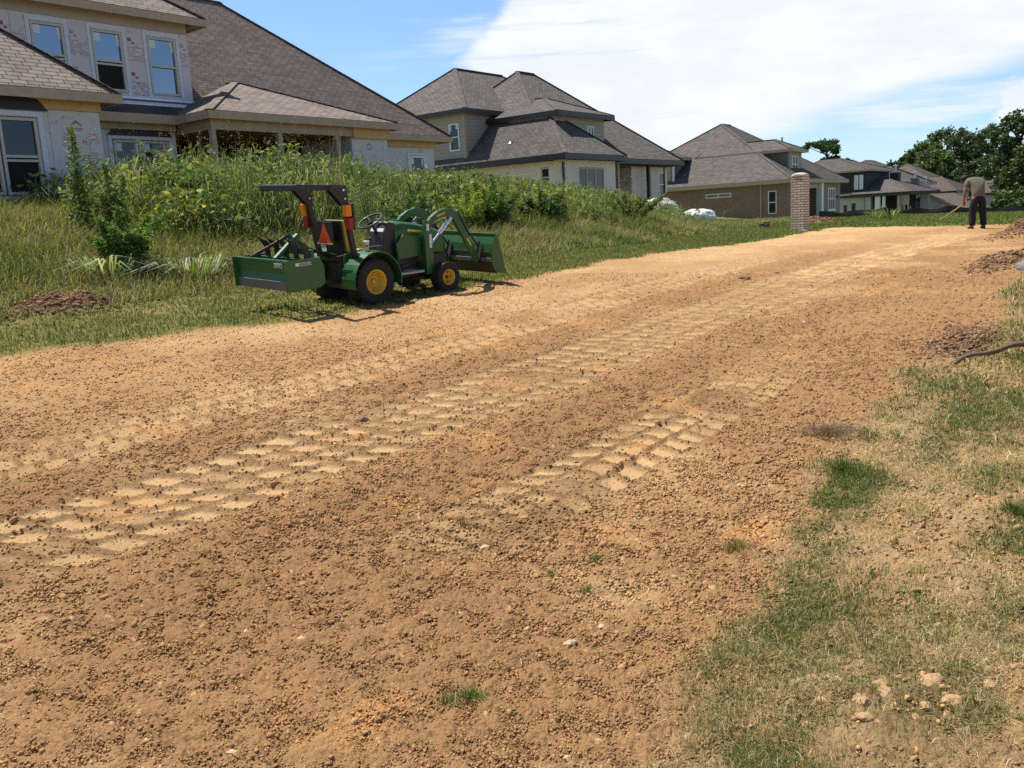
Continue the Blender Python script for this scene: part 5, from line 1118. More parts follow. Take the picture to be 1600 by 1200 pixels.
G_GREEN = [(.11, .165, .036), (.15, .20, .048), (.08, .132, .030), (.17, .19, .05)]
G_STRAW = [(.52, .41, .21), (.43, .33, .15), (.62, .51, .30), (.32, .23, .10)]
G_LUSH = [(.11, .18, .04), (.15, .21, .05), (.085, .145, .032)]
G_VERGE = [(.13, .165, .035), (.17, .195, .048), (.10, .135, .03), (.22, .21, .07)]
G_MEADOW = [(.24, .235, .085), (.31, .28, .12), (.17, .19, .06), (.40, .34, .17), (.12, .155, .045)]
W_GREEN = [(.13, .19, .06), (.175, .235, .085), (.09, .15, .045), (.23, .28, .115), (.06, .105, .032)]

def near_grass():
    P = []
    # living and dry turf on the right, thinning into the soil
    n = 1000000; r = np.exp(rng.uniform(math.log(1.6), math.log(26), n)); th = np.radians(rng.uniform(-14, 50, n)); u, v = r*np.cos(th), r*np.sin(th)
    rgt, lft, far = masks(u, v); ga = green_amount(u, v)*rgt; mc = mound_cover(u, v)
    cover = sstep(fbm(u, v, 1.5, 4, .6, 71)+.35*fbm(u, v, 6, 3, .6, 72), -.30, .22); stony = np.exp(-(((u-2.6)/.50)**2+((v-.64)/.17)**2)**2); bare = sstep(fbm(u, v, 2.1, 4, .6, 17), .16, -.28)
    prob_s = (1-.93*stony)*rgt*(.10+.90*bare)*(.16+.84*cover)*(1-mc*.9)*(1-.55*np.clip(ga, 0, 1)); prob_g = (1-.9*stony)*np.clip(ga*1.2-.16, 0, 1)*(1-mc*.8)
    x = rng.random(n); g = x < prob_g*.95; s = (x >= prob_g*.95) & (x < prob_g*.95+prob_s*.52)
    k = np.clip(r/4.5, .55, 3.2)                                        # far blades stand for several
    U, V, K = u[g], v[g], k[g]; m_ = len(U)
    lushm = (((U-4.62)/.40)**2+((V-1.42)/.19)**2 < 1)
    col = pick(G_GREEN, m_); col[lushm] = pick(G_LUSH+G_VERGE, lushm.sum()); dryb = rng.random(m_) < .26; col[dryb & ~lushm] = pick(G_STRAW, (dryb & ~lushm).sum())
    h = rng.uniform(.02, .066, m_)*(1+.45*np.clip(K-1, 0, 1)); h[lushm] *= 1.5
    P.append(blades(onto_near(U, V), h, rng.uniform(.002, .0042, m_)*K*1.15, rng.uniform(.15, .95, m_), rng.uniform(0, 2*np.pi, m_), col))
    U, V, K = u[s], v[s], k[s]; m_ = len(U); col = pick(G_STRAW, m_)
    P.append(blades(onto_near(U, V)+np.array([0, 0, .004]), rng.uniform(.025, .075, m_)*(1+.35*np.clip(K-1, 0, 1)), rng.uniform(.0015, .0034, m_)*K*1.1, rng.uniform(.85, 1.45, m_), rng.uniform(0, 2*np.pi, m_), col))
    v_, f_, c_ = join(P); o = fast_mesh('grass', v_, f_, GRASSM, c_); o['kind'] = 'stuff'; o['label'] = 'patchy green and straw coloured turf on the right'
    # stray stems and roots lying on the loose soil
    n = 9000; r = np.exp(rng.uniform(math.log(1.7), math.log(13), n)); th = np.radians(rng.uniform(6, 76, n)); u, v = r*np.cos(th), r*np.sin(th)
    rgt, lft, far = masks(u, v); keep = (rgt < .6) & (lft < .5) & (rng.random(n) < (.22+.5*sstep(3.4-v, 0, 1.6)+.3*sstep(fbm(u, v, 1.5, 3, .5, 70), 0, .4)))
    u, v, r = u[keep], v[keep], r[keep]; n = len(u)
    vv, ff, cc = blades(onto_near(u, v)+np.array([0, 0, .016]), rng.uniform(.015, .06, n), rng.uniform(.001, .0022, n)*np.clip(r/4, .8, 2), rng.uniform(1.0, 1.5, n), rng.uniform(0, 2*np.pi, n), pick(G_STRAW+[(.2, .13, .06)], n))
    o = fast_mesh('dry_stems', vv, ff, GRASSM, cc); o['kind'] = 'stuff'; o['label'] = 'dry stems scattered over the loose soil'
near_grass()

def tuft(name, px, py, rad, n, h, cols, label, cat='grass tuft', w=.0026, lean=(.1, .9), group=None):
    p = on_ground(px, py); a = rng.uniform(0, 2*np.pi, n); ph = rng.uniform(0, 6.28, 3); rr = rad*np.minimum(np.abs(rng.normal(0, .55, n)), 1.6)*(1+.35*np.sin(2*a+ph[0])+.25*np.sin(3*a+ph[1])+.2*np.sin(5*a+ph[2]))
    u, v = p[0]+rr*np.cos(a), p[1]+rr*np.sin(a)
    base = onto_near(u, v)
    org = np.array([p[0], p[1], gz(p[0], p[1])])
    V, F, C = blades(base-org, rng.uniform(.35, 1.15, n)*h*np.clip(1-.4*(rr/rad)**2, .35, 1), rng.uniform(.7, 1.3, n)*w, rng.uniform(*lean, n), a+rng.normal(0, .7, n), pick(cols, n))
    o = fast_mesh(name, V, F, GRASSM, C); o.location = org; tag(o, label, cat, group); return o
tuft('grass_tuft', 735, 1092, .10, 420, .05, G_GREEN, 'small dark green tuft alone low in the picture on bare soil')
tuft('grass_tuft', 700, 1100, .05, 160, .045, G_GREEN, 'little green tuft touching the left of the low dark green tuft')
tuft('grass_tuft', 930, 872, .045, 150, .05, G_LUSH, 'bright green sprig on bare soil, upper of the small tufts at the middle')
tuft('grass_tuft', 918, 925, .07, 200, .045, G_GREEN+G_STRAW[:1], 'thin olive tuft just below the bright green sprig')
tuft('grass_tuft', 862, 900, .07, 160, .04, G_GREEN+G_STRAW[:2], 'sparse tuft left of the thin olive tuft on soil')
tuft('grass_tuft', 1320, 740, .22, 1500, .08, G_LUSH+G_VERGE, 'lush bright green grass clump at the soil edge on the right', w=.004)
tuft('grass_tuft', 1300, 682, .30, 1500, .10, [(.20, .14, .09), (.30, .22, .13), (.14, .09, .06)], 'dead greyish brown grass clump above the lush green clump', w=.004, lean=(.5, 1.3))
tuft('grass_tuft', 1150, 860, .12, 500, .06, [(.28, .24, .09), (.22, .18, .07), (.36, .28, .12)], 'yellowish tuft at the soil edge above the big green patch', w=.003)
tuft('grass_tuft', 630, 900, .05, 90, .07, G_STRAW, 'pale dry sprig standing in the loose soil at the middle')
tuft('grass_tuft', 722, 822, .03, 40, .09, [(.16, .12, .05), (.2, .16, .07)], 'thin upright dry sprig in the soil above the pale stone', lean=(0, .4))
tuft('grass_tuft', 1590, 806, .16, 900, .07, G_LUSH[2:]+G_GREEN, 'dark green clump cut by the right edge of the picture', w=.003)
tuft('grass_tuft', 627, 474, .12, 260, .10, [(.20, .14, .07), (.14, .10, .05)], 'brown grass tuft on the strip below the tractor', w=.006)
tuft('grass_tuft', 590, 1085, .04, 90, .04, G_STRAW+G_GREEN[:1], 'sparse dry tuft left of the low green tufts')

def verge_and_meadow():
    # short green verge along the left edge of the strip
    n = 300000; u = rng.uniform(1, 46, n); v = rng.uniform(8.4, 14.0, n)
    rgt, lft, far = masks(u, v); mc = mound_cover(u, v)
    rr = np.hypot(u, v); pr = lft*(1-mc)*(.40+.6*sstep(fbm(u, v, 1.6, 4, .6, 80), -.45, .1))*np.where(v > 12.5+1.2*fbm(u, v, .5, 2, .5, 81), .35, 1)
    keep = rng.random(n) < pr; u, v, rr = u[keep], v[keep], rr[keep]; n = len(u)
    P = [blades(onto(u, v), rng.uniform(.04, .11, n), rng.uniform(.008, .016, n)*np.clip(rr/14, .8, 2), rng.uniform(.2, 1.1, n), rng.uniform(0, 6.28, n), pick(G_VERGE, n))]
    # the green strip beyond the far end
    n = 90000; u = rng.uniform(29, 54, n); v = rng.uniform(-6, 19, n); rgt, lft, far = masks(u, v)
    keep = rng.random(n) < np.maximum(far, lft*.6); u, v = u[keep], v[keep]; n = len(u)
    P.append(blades(onto(u, v), rng.uniform(.06, .16, n), rng.uniform(.018, .04, n), rng.uniform(.1, .9, n), rng.uniform(0, 6.28, n), pick(G_VERGE+G_LUSH[:1], n)))
    v_, f_, c_ = join(P); o = fast_mesh('verge_grass', v_, f_, GRASSM, c_); o['kind'] = 'stuff'; o['label'] = 'short green verge grass along the dirt strip'
verge_and_meadow()
def bush_height(u, v):
    """how tall the weeds stand on the bank"""
    a = sstep(u, 7.8, 11.0)*(.80-.40*sstep(u, 13.5, 20)-.12*sstep(u, 23, 30))*(1-.75*sstep(u, 29, 35))
    up = sstep(v, 13.4+.7*fbm(u, v, .4, 2, .5, 90), 16.2)*(1-.35*sstep(v, 19.5, 21))
    clump = .74+.80*fbm(u, v, .45, 3, .55, 91)+.28*fbm(u, v, 1.7, 2, .5, 92)
    return .42+1.22*a*up*np.clip(clump, .35, 1.3)
def in_house(u, v): return ((u < 10.95) & (v > 19.7)) | ((u < 14.6) & (v > 22.3)) | ((u < 21.1) & (v > 20.75)) | ((u < 25.8) & (v > 23.1)) | ((u > 35.9) & (v > 24.3))
def bank_weeds():
    # knee-high seeding grass on the lower bank
    n = 330000; u = rng.uniform(2, 44, n); v = rng.uniform(11.0, 19.8, n)
    s_ = 11.9+.7*fbm(u, v, .45, 3, .5, 95)-.55*sstep(u, 9, 15)*(1-sstep(u, 20, 26))+2.0*sstep(u, 22, 34); mc = mound_cover(u, v)
    dens = sstep(v, s_, s_+.8)*(1-mc)*(1-.75*sstep(bush_height(u, v), .9, 1.4))*(1-.55*sstep(u, 30, 40)); keep = (rng.random(n) < dens) & ~in_house(u, v)
    u, v = u[keep], v[keep]; n = len(u); rr = np.hypot(u, v); patch = fbm(u, v, .7, 3, .55, 96)
    h = (.18+.32*sstep(v, s_[keep], s_[keep]+2.2))*(.65+.7*rng.random(n))*(1+.35*patch)*(1-.45*sstep(u, 28, 36))
    col = pick(G_MEADOW, n); green = patch > .12; col[green] = pick(G_VERGE+W_GREEN[:2], green.sum()); 
    P = [blades(onto(u, v), h, rng.uniform(.006, .014, n)*np.clip(rr/14, .9, 2), rng.uniform(.25, 1.15, n), rng.uniform(0, 6.28, n), col, curl=.9)]
    # bright stalks with nodding heads
    k = rng.choice(n, 9000, replace=False); P.append(blades(onto(u[k], v[k]), h[k]*1.35, np.full(9000, .006), rng.uniform(.3, .8, 9000), rng.uniform(0, 6.28, 9000), pick([(.46, .40, .2), (.40, .34, .16), (.55, .5, .3)], 9000), curl=1.2))
    v_, f_, c_ = join(P); o = fast_mesh('meadow_grass', v_, f_, GRASSM, c_); o['kind'] = 'stuff'; o['label'] = 'knee high yellow green seeding grass on the bank'
    # leafy broad weeds
    n = 620000; u = rng.uniform(7, 37, n); v = rng.uniform(12.8, 21.5, n); H = bush_height(u, v)
    front = 1-.6*sstep(v, 16.5, 20)
    H = H*(.72+.55*rng.random(n)**2); keep = (H > .62) & ~in_house(u, v) & (rng.random(n) < front*sstep(H, .55, 1.0)); u, v, H = u[keep], v[keep], H[keep]; n = len(u)
    z = H*np.where(rng.random(n) < .6, rng.uniform(.55, 1.0, n), rng.uniform(.12, .8, n))+rng.normal(0, .05, n)
    # each plant keeps its own tone and leaf size
    pid = lattice_hash(np.floor(u*1.6+.4*np.sin(v*3)), np.floor(v*1.6+.4*np.sin(u*3)), 97); tone = (.72+.6*pid)[:, None]
    col = pick(W_GREEN, n, jit=.22)*tone; yel = lattice_hash(np.floor(u*.7), np.floor(v*.7), 98) > .80; col[yel] = col[yel]*np.array([1.55, 1.25, .9])
    ln = rng.uniform(.045, .11, n)*(.75+.6*pid)*np.where(pid > .68, 1.5, .9); gapn = fbm(u*1.0+z*1.3, v*.8+z*1.9, 1.5, 3, .55, 99); kk = gapn < .26+.25*rng.random(n); u, v, H, z, ln, col = u[kk], v[kk], H[kk], z[kk], ln[kk], col[kk]; n = len(u); pos = onto(u, v); pos[:, 2] += z
    P = [leaves(pos, ln, ln*rng.uniform(.22, .42, n)*np.where(ln > .12, 1.35, 1.0), col, .45)]
    # grass-like long blades among them
    m_ = 30000; k = rng.choice(n, m_, replace=False); b = onto(u[k], v[k]); b[:, 2] += H[k]*rng.uniform(.3, .82, m_)
    P.append(blades(b, rng.uniform(.25, .55, m_), rng.uniform(.008, .018, m_), rng.uniform(.2, 1.1, m_), rng.uniform(0, 6.28, m_), pick(W_GREEN+[(.26, .29, .11), (.34, .32, .15)], m_)))
    # stems
    m_ = 7000; k = rng.choice(n, m_, replace=False); P.append(blades(onto(u[k], v[k]), H[k]*1.02, np.full(m_, .016), rng.uniform(0, .35, m_), rng.uniform(0, 6.28, m_), pick([(.12, .15, .04), (.20, .18, .08)], m_)))
    v_, f_, c_ = join(P); o = fast_mesh('broadleaf_weeds', v_, f_, LEAF, c_); o['kind'] = 'stuff'; o['label'] = 'dense head high green weeds on the bank below the houses'
bank_weeds()

def plant_spire(name, px, py, Z, h, spread, nst, nl, cols, label, cat='weed', lw=.055, ratio=.38, mat=LEAF, taper=1.0, stemcol=(.14, .17, .05), group=None):
    p = at(px, py, Z); org = np.array([p[0], p[1], gz(p[0], p[1])]); P = []; stems = []
    for k in range(nst):
        hh = h*(1 if k == 0 else rng.uniform(.55, .92)); a = rng.uniform(0, 6.28); ls = spread*(rng.uniform(0, .35) if k == 0 else rng.uniform(.3, 1))
        t = np.sort(rng.random(nl)**.8); bx, by = ls*math.cos(a), ls*math.sin(a); off = (.16*h*(1-t)**taper+.02)*np.sqrt(rng.random(nl)); aa = rng.uniform(0, 6.28, nl)
        pos = np.stack([bx*t**1.4+off*np.cos(aa), by*t**1.4+off*np.sin(aa), t*hh], 1)
        ln = lw*(1.25-.6*t)*rng.uniform(.7, 1.3, nl); P.append(leaves(pos, ln, ln*ratio, pick(cols, nl), .3))
        stems.append([(bx*s**1.4, by*s**1.4, s*hh) for s in np.linspace(0, .97, 7)])
    v, f, c = join(P); H = thing(name, label, cat, tuple(map(float, org)), 0, 'weed stalks on the bank' if name == 'weed_stalk' else None)
    fast_mesh('foliage', v, f, mat, c, parent=H)
    m = MB()
    for s in stems: m.tube(s, [.014*(1-.75*i/6)*h/1.8 for i in range(7)], 5)
    m.build('stem', plain('stem', stemcol, .8), H, fix=False); return H
plant_spire('tall_weed', 128, 330, 16.3, 1.95, .30, 2, 700, [(.15, .22, .06), (.19, .26, .08), (.11, .17, .04)], 'tall pale green spire of a weed before the sheathed wall', lw=.10, taper=.8)
plant_spire('tall_weed', 180, 330, 16.0, 1.5, .45, 4, 520, [(.15, .22, .06), (.10, .17, .04), (.2, .26, .09)], 'bushy pale weed just right of the tall spire', lw=.10)
plant_spire('leafy_bush', 196, 380, 14.4, 1.1, .85, 13, 520, [(.08, .16, .03), (.11, .2, .042), (.15, .24, .055)], 'dark green rounded bush on the bank left of the tractor', 'bush', lw=.11, taper=.5)
plant_spire('feathery_weed', 576, 320, 18.5, 2.15, .55, 7, 700, [(.16, .22, .09), (.20, .25, .11), (.12, .19, .06)], 'feathery grey green weed standing before the boarded porch end', lw=.055, ratio=.2, taper=.6)
plant_spire('leafy_bush', 655, 330, 19.5, 1.4, .8, 12, 420, [(.10, .18, .05), (.14, .22, .065), (.17, .25, .08)], 'dark leafy bush under the small square window', 'bush', lw=.12, taper=.6)
plant_spire('leafy_bush', 735, 345, 22.0, 1.25, 1.1, 14, 420, [(.26, .33, .06), (.21, .29, .05), (.31, .36, .09)], 'yellow green bush rising left of centre below the grey roofed house', 'bush', lw=.13, taper=.5)
plant_spire('leafy_bush', 775, 338, 23.0, 1.4, 1.0, 14, 420, [(.10, .18, .045), (.14, .22, .055)], 'mid green bush right behind the yellow green bush', 'bush', lw=.13, taper=.5)
plant_spire('leafy_bush', 848, 340, 24.5, 1.1, .9, 12, 420, [(.07, .13, .032), (.09, .15, .04)], 'darkest small bush in the weeds below the pale brick corner', 'bush', lw=.13, taper=.5)
plant_spire('leafy_bush', 985, 345, 28.0, 1.05, 1.2, 12, 340, [(.15, .19, .06), (.11, .15, .04), (.2, .2, .08)], 'last olive bush of the bank before the grass slopes to the pillar', 'bush', lw=.13, taper=.5)
for i in range(22):
    px = [150, 232, 262, 300, 330, 362, 395, 428, 452, 495, 540, 560, 600, 622, 640, 672, 700, 760, 800, 880, 930, 955][i]; Zs = 16.2+.0105*px+rng.uniform(-.8, 1.2)
    plant_spire('weed_stalk', px, 330, Zs, (1.62-.00065*px)*rng.uniform(.85, 1.12), .3, int(rng.integers(2, 5)), 260, [[(.16, .23, .07), (.21, .27, .10)], [(.09, .16, .035), (.13, .2, .05)], [(.24, .27, .11), (.30, .30, .15)], [(.22, .17, .09), (.16, .2, .07)]][i % 4], 'single leafy weed stalk standing out above the weeds on the bank', lw=rng.uniform(.06, .11), ratio=rng.uniform(.2, .4), taper=rng.uniform(.5, .9))
def johnson(px, py, Z, h, label, n=16, head=(.20, .115, .075)):
    p = at(px, py, Z); org = np.array([p[0], p[1], gz(p[0], p[1])]); H = thing('seeding_grass', label, 'tall grass', tuple(map(float, org)))
    a = rng.uniform(0, 6.28, n); r = .55*np.sqrt(rng.random(n)); b = np.stack([r*np.cos(a), r*np.sin(a), np.zeros(n)], 1); hh = h*rng.uniform(.75, 1.05, n)
    P = [blades(b, hh, np.full(n, .014), rng.uniform(.05, .3, n), a, pick([(.30, .28, .12), (.24, .2, .09)], n))]
    top = b+np.stack([np.cos(a)*hh*.15, np.sin(a)*hh*.15, hh*.93], 1); k = 20
    hd = np.repeat(top, k, 0)+rng.normal(0, 1, (n*k, 3))*np.array([.035, .035, .13]); ln = rng.uniform(.018, .045, n*k)
    P.append(leaves(hd, ln, ln*.35, pick([head, (.30, .20, .13), (.14, .08, .05)], n*k), .2))
    m_ = n*7; k2 = rng.choice(n, m_); bb = b[k2]+np.stack([0*hh[k2], 0*hh[k2], hh[k2]*rng.uniform(.1, .6, m_)], 1)
    P.append(blades(bb, rng.uniform(.3, .6, m_), rng.uniform(.014, .024, m_), rng.uniform(.6, 1.3, m_), rng.uniform(0, 6.28, m_), pick([(.20, .24, .09), (.30, .31, .16), (.12, .17, .04)], m_)))
    v, f, c = join(P); fast_mesh('blades_and_heads', v, f, LEAF, c, parent=H); return H
johnson(312, 300, 18.8, 2.2, 'brown headed tall grass before the left porch post')
johnson(345, 300, 19.2, 1.9, 'dark seeding grass left inside the open porch')
johnson(478, 310, 19.5, 2.3, 'reddish seed heads of tall grass in front of the open porch, left clump')
johnson(512, 310, 19.8, 2.45, 'reddish seed heads of tall grass by the right porch post')
johnson(205, 300, 17.5, 1.9, 'dry brown grass clump in front of the glazed doors')
johnson(992, 322, 29.5, 1.5, 'brown headed grass before the porch of the pale brick house')
def white_grass(px, py, Z, label):
    p = at(px, py, Z); org = np.array([p[0], p[1], gz(p[0], p[1])]); n = 130; a = rng.uniform(0, 6.28, n); r = .4*np.sqrt(rng.random(n))
    v, f, c = blades(np.stack([r*np.cos(a), r*np.sin(a), np.full(n, .05)], 1), rng.uniform(.5, .85, n), rng.uniform(.02, .034, n), rng.uniform(.6, 1.25, n), a, pick([(.30, .36, .20), (.16, .22, .06), (.45, .5, .36)], n), curl=1.15)
    o = fast_mesh('broad_grass', v, f, GRASSM, c); o.location = org; tag(o, label, 'tall grass'); return o
white_grass(165, 385, 14.0, 'arching pale bladed grass clump under the dark rounded bush'); white_grass(290, 365, 14.4, 'arching pale bladed grass clump right of the dark rounded bush')
def strip_plant(px, py, h, label):
    p = on_ground(px, py); n = 60; a = rng.uniform(0, 6.28, n); r = .25*np.sqrt(rng.random(n))
    v, f, c = blades(np.stack([r*np.cos(a), r*np.sin(a), np.zeros(n)], 1), h*rng.uniform(.5, 1, n), rng.uniform(.03, .06, n), rng.uniform(.2, 1.0, n), a, pick(W_GREEN[:4]+[(.3, .34, .14)], n))
    o = fast_mesh('broad_grass', v, f, GRASSM, c); o.location = (float(p[0]), float(p[1]), gz(p[0], p[1])); tag(o, label, 'tall grass')
strip_plant(1392, 344, .85, 'upright leafy grass clump on the far green strip before the fence'); strip_plant(1364, 343, .7, 'low bushy clump on the far green strip left of the upright clump'); strip_plant(1277, 343, .7, 'small grass clump right of the brick pillar')

# ------------------------------------------------------------------ trees behind the houses
BARK = plain('tree_bark', (.085, .062, .046), .95, var=.4, scale=2, bump=.4)
T_DARK = [(.045, .082, .028), (.066, .108, .036), (.034, .064, .022), (.090, .132, .046)]; T_MID = [(.080, .125, .034), (.105, .155, .044), (.060, .10, .028), (.13, .18, .055)]; T_LIGHT = [(.095, .145, .036), (.12, .17, .045), (.07, .115, .028)]
def tree(px, ptop, pbase, Z, wpx, cols, label, lobes=30, n=4200, leaf=.55, name='deciduous_tree', seed=0, gap=.0, group='trees along the edge of the wood'):
    rr = np.random.default_rng(100+seed); top, base = at(px, ptop, Z), at(px, pbase, Z); k = Z/FPX
    gx, gy = float(base[0]), float(base[1]); g0 = gz(gx, gy); H = thing(name, label, 'tree', (gx, gy, g0), 0, group)
    h = float(top[2])-g0; w_ = wpx*k; c0 = max(0.12*h, float(base[2])-g0)
    P = []; lob = []; limbs = []
    for i in range(lobes):
        t = (i+.5)/lobes; z = c0+(h-c0)*(.12+.80*t); rad = w_/2*math.sin(math.pi*min(.97, .20+.72*(1-t)))**.7; a = i*2.4+rr.uniform(0, .8)
        R_ = rad*math.sqrt(rr.uniform(.05, .85)); lr = w_*rr.uniform(.12, .2)*(1-.25*t); lob.append((R_*math.cos(a), R_*math.sin(a), z, lr))
    lob.append((0, 0, h-w_*.14, w_*.16))
    for x, y, z, lr in lob:
        m = max(60, int(n/len(lob))); d = rr.normal(size=(m, 3)); d /= np.linalg.norm(d, axis=1)[:, None]
        q = lr*(.25+.95*rr.random(m)**.7)*(1+.35*vnoise(d[:, 0]*2.5+x, d[:, 1]*2.5+d[:, 2]*1.7+z, seed))
        pos = d*q[:, None]*np.array([1, 1, .82])+np.array([x, y, z]); pos = pos[rr.random(m) > gap]
        ln = leaf*rr.uniform(.6, 1.35, len(pos)); tone = rr.uniform(.75, 1.3); P.append(leaves(pos, ln, ln*rr.uniform(.5, .8, len(pos)), pick(cols, len(pos))*tone, .2)); limbs.append((x, y, z))
    v, f, c = join(P); fast_mesh('crown', v, f, CROWN, c, parent=H)
    m = MB(); m.tube([(0, 0, -.5), (.03*w_, 0, c0*.7), (0, .02*w_, h*.55), (0, 0, h*.9)], [.035*h, .028*h, .016*h, .004*h], 8)
    for x, y, z in limbs[::2]: m.tube([(0, 0, max(c0*.6, z-.30*w_)), (x*.55, y*.55, z-.1*w_), (x, y, z)], [.012*h, .007*h, .003*h], 5)
    m.build('trunk', BARK, H, fix=False); return H
tl = [(1398, 253, 292, 150, 34, T_DARK, 'low dark tree top above the roofs, leftmost of the wood'), (1420, 240, 300, 148, 42, T_DARK, 'dark tree behind the grey chimney roofs'), (1443, 222, 300, 140, 52, T_LIGHT, 'lightest green tree of the wood, with a ragged top'),
      (1478, 200, 305, 145, 66, T_DARK, 'tall dark tree behind the light green tree'), (1462, 234, 310, 128, 62, T_MID, 'broad olive tree in front of the wood above the brown roofs'), (1512, 208, 310, 138, 58, T_DARK, 'dark tree above the stooping man, slightly lower than its neighbours'),
      (1548, 195, 320, 128, 66, T_DARK, 'very dark tree right above the man'), (1500, 262, 325, 122, 44, T_DARK, 'small dark tree left behind the man at roof height'), (1586, 176, 330, 118, 86, T_DARK, 'tallest dark tree at the right edge of the picture'),
      (1560, 240, 335, 112, 62, T_DARK, 'dark lower tree in front of the tallest tree'), (1602, 225, 340, 104, 70, T_MID, 'mid green tree cut by the right edge'), (1525, 250, 325, 120, 50, T_DARK, 'dark undergrowth tree directly behind the man'),
      (1640, 165, 340, 112, 90, T_DARK, 'dark tall tree standing just outside the right edge'), (1580, 300, 345, 100, 56, T_MID, 'low shrubby tree at the foot of the wood by the small white house'), (1610, 312, 345, 96, 50, T_MID, 'low bush at the foot of the wood at the right edge'),
      (1375, 258, 290, 170, 30, T_DARK, 'far small tree between the roofs, left of the wood'), (1350, 262, 285, 175, 26, T_DARK, 'far dark tree top just left of the pyramid roof')]
for i, (px, a, b, Z, w_, cols, lab) in enumerate(tl):
    Z = Z+58 if px < 1575 else Z
    tree(px, a, b, Z, w_, cols, lab, seed=i, n=9000 if w_ > 45 else 3500, leaf=.55 if px < 1575 else .42)
def pine():
    Z = 150; k = Z/FPX; b = at(1291, 290, Z); g0 = gz(b[0], b[1]); H = thing('pine_tree', 'lone pine with a clumped dark crown above the brown brick house', 'tree', (float(b[0]), float(b[1]), g0))
    P = []; m = MB(); q = lambda x, y: np.array(at(x, y, Z))-np.array([b[0], b[1], g0])
    top = q(1292, 226); m.tube([(0, 0, 0), tuple(q(1291, 270)), tuple(q(1292, 244)), tuple(top)], [.35, .26, .18, .06], 7)
    for x, y, s in [(1290, 221, 10), (1300, 224, 9), (1282, 226, 9), (1308, 230, 7), (1276, 232, 7), (1297, 234, 9), (1287, 236, 8), (1270, 229, 6), (1263, 228, 5), (1304, 238, 5), (1300, 247, 5), (1308, 246, 4), (1314, 249, 4), (1292, 247, 4), (1326, 251, 5), (1332, 253, 5), (1268, 224, 5)]:
        c = q(x, y); m_ = 230; d = rng.normal(size=(m_, 3)); d /= np.linalg.norm(d, axis=1)[:, None]; r = s*k*(.4+.6*rng.random(m_)); dep = rng.uniform(-1.5, 1.5)
        pos = d*r[:, None]*np.array([1, 1, .62])+c+FWD*dep; ln = rng.uniform(.3, .6, m_); P.append(leaves(pos, ln, ln*.5, pick(T_DARK+T_MID[:1], m_), .1))
        s0 = q(1292, min(252, y+14)); m.tube([tuple(s0), tuple(c+FWD*dep)], [.09, .03], 5)
    v, f, c = join(P); fast_mesh('crown', v, f, CROWN, c, parent=H); m.build('trunk', BARK, H, fix=False)
pine()

# ------------------------------------------------------------------ the person raking
def skin_body(name, joints, links, mat, parent, sub=2, scale=1.0):
    me = bpy.data.meshes.new(name); keys = list(joints); idx = {k: i for i, k in enumerate(keys)}
    me.from_pydata([joints[k][0] for k in keys], [(idx[a], idx[b]) for a, b in links], [])
    o = bpy.data.objects.new(name, me); COL.objects.link(o)
    sk = o.modifiers.new('skin', 'SKIN'); sk.use_smooth_shade = True
    sv = me.skin_vertices[0].data if me.skin_vertices else None
    if sv is None:
        me.skin_vertices.new(); sv = me.skin_vertices[0].data
    for k in keys:
        r = joints[k][1]; r = r if isinstance(r, tuple) else (r, r); sv[idx[k]].radius = (r[0]*scale, r[1]*scale)
    sv[0].use_root = True
    s = o.modifiers.new('sub', 'SUBSURF'); s.levels = sub; s.render_levels = sub
    dg = bpy.context.evaluated_depsgraph_get(); m2 = bpy.data.meshes.new_from_object(o.evaluated_get(dg)); bpy.data.objects.remove(o)
    m2.materials.clear(); m2.materials.append(mat); m2.polygons.foreach_set('use_smooth', [True]*len(m2.polygons))
    o = bpy.data.objects.new(name, m2); COL.objects.link(o); o.parent = parent; return o
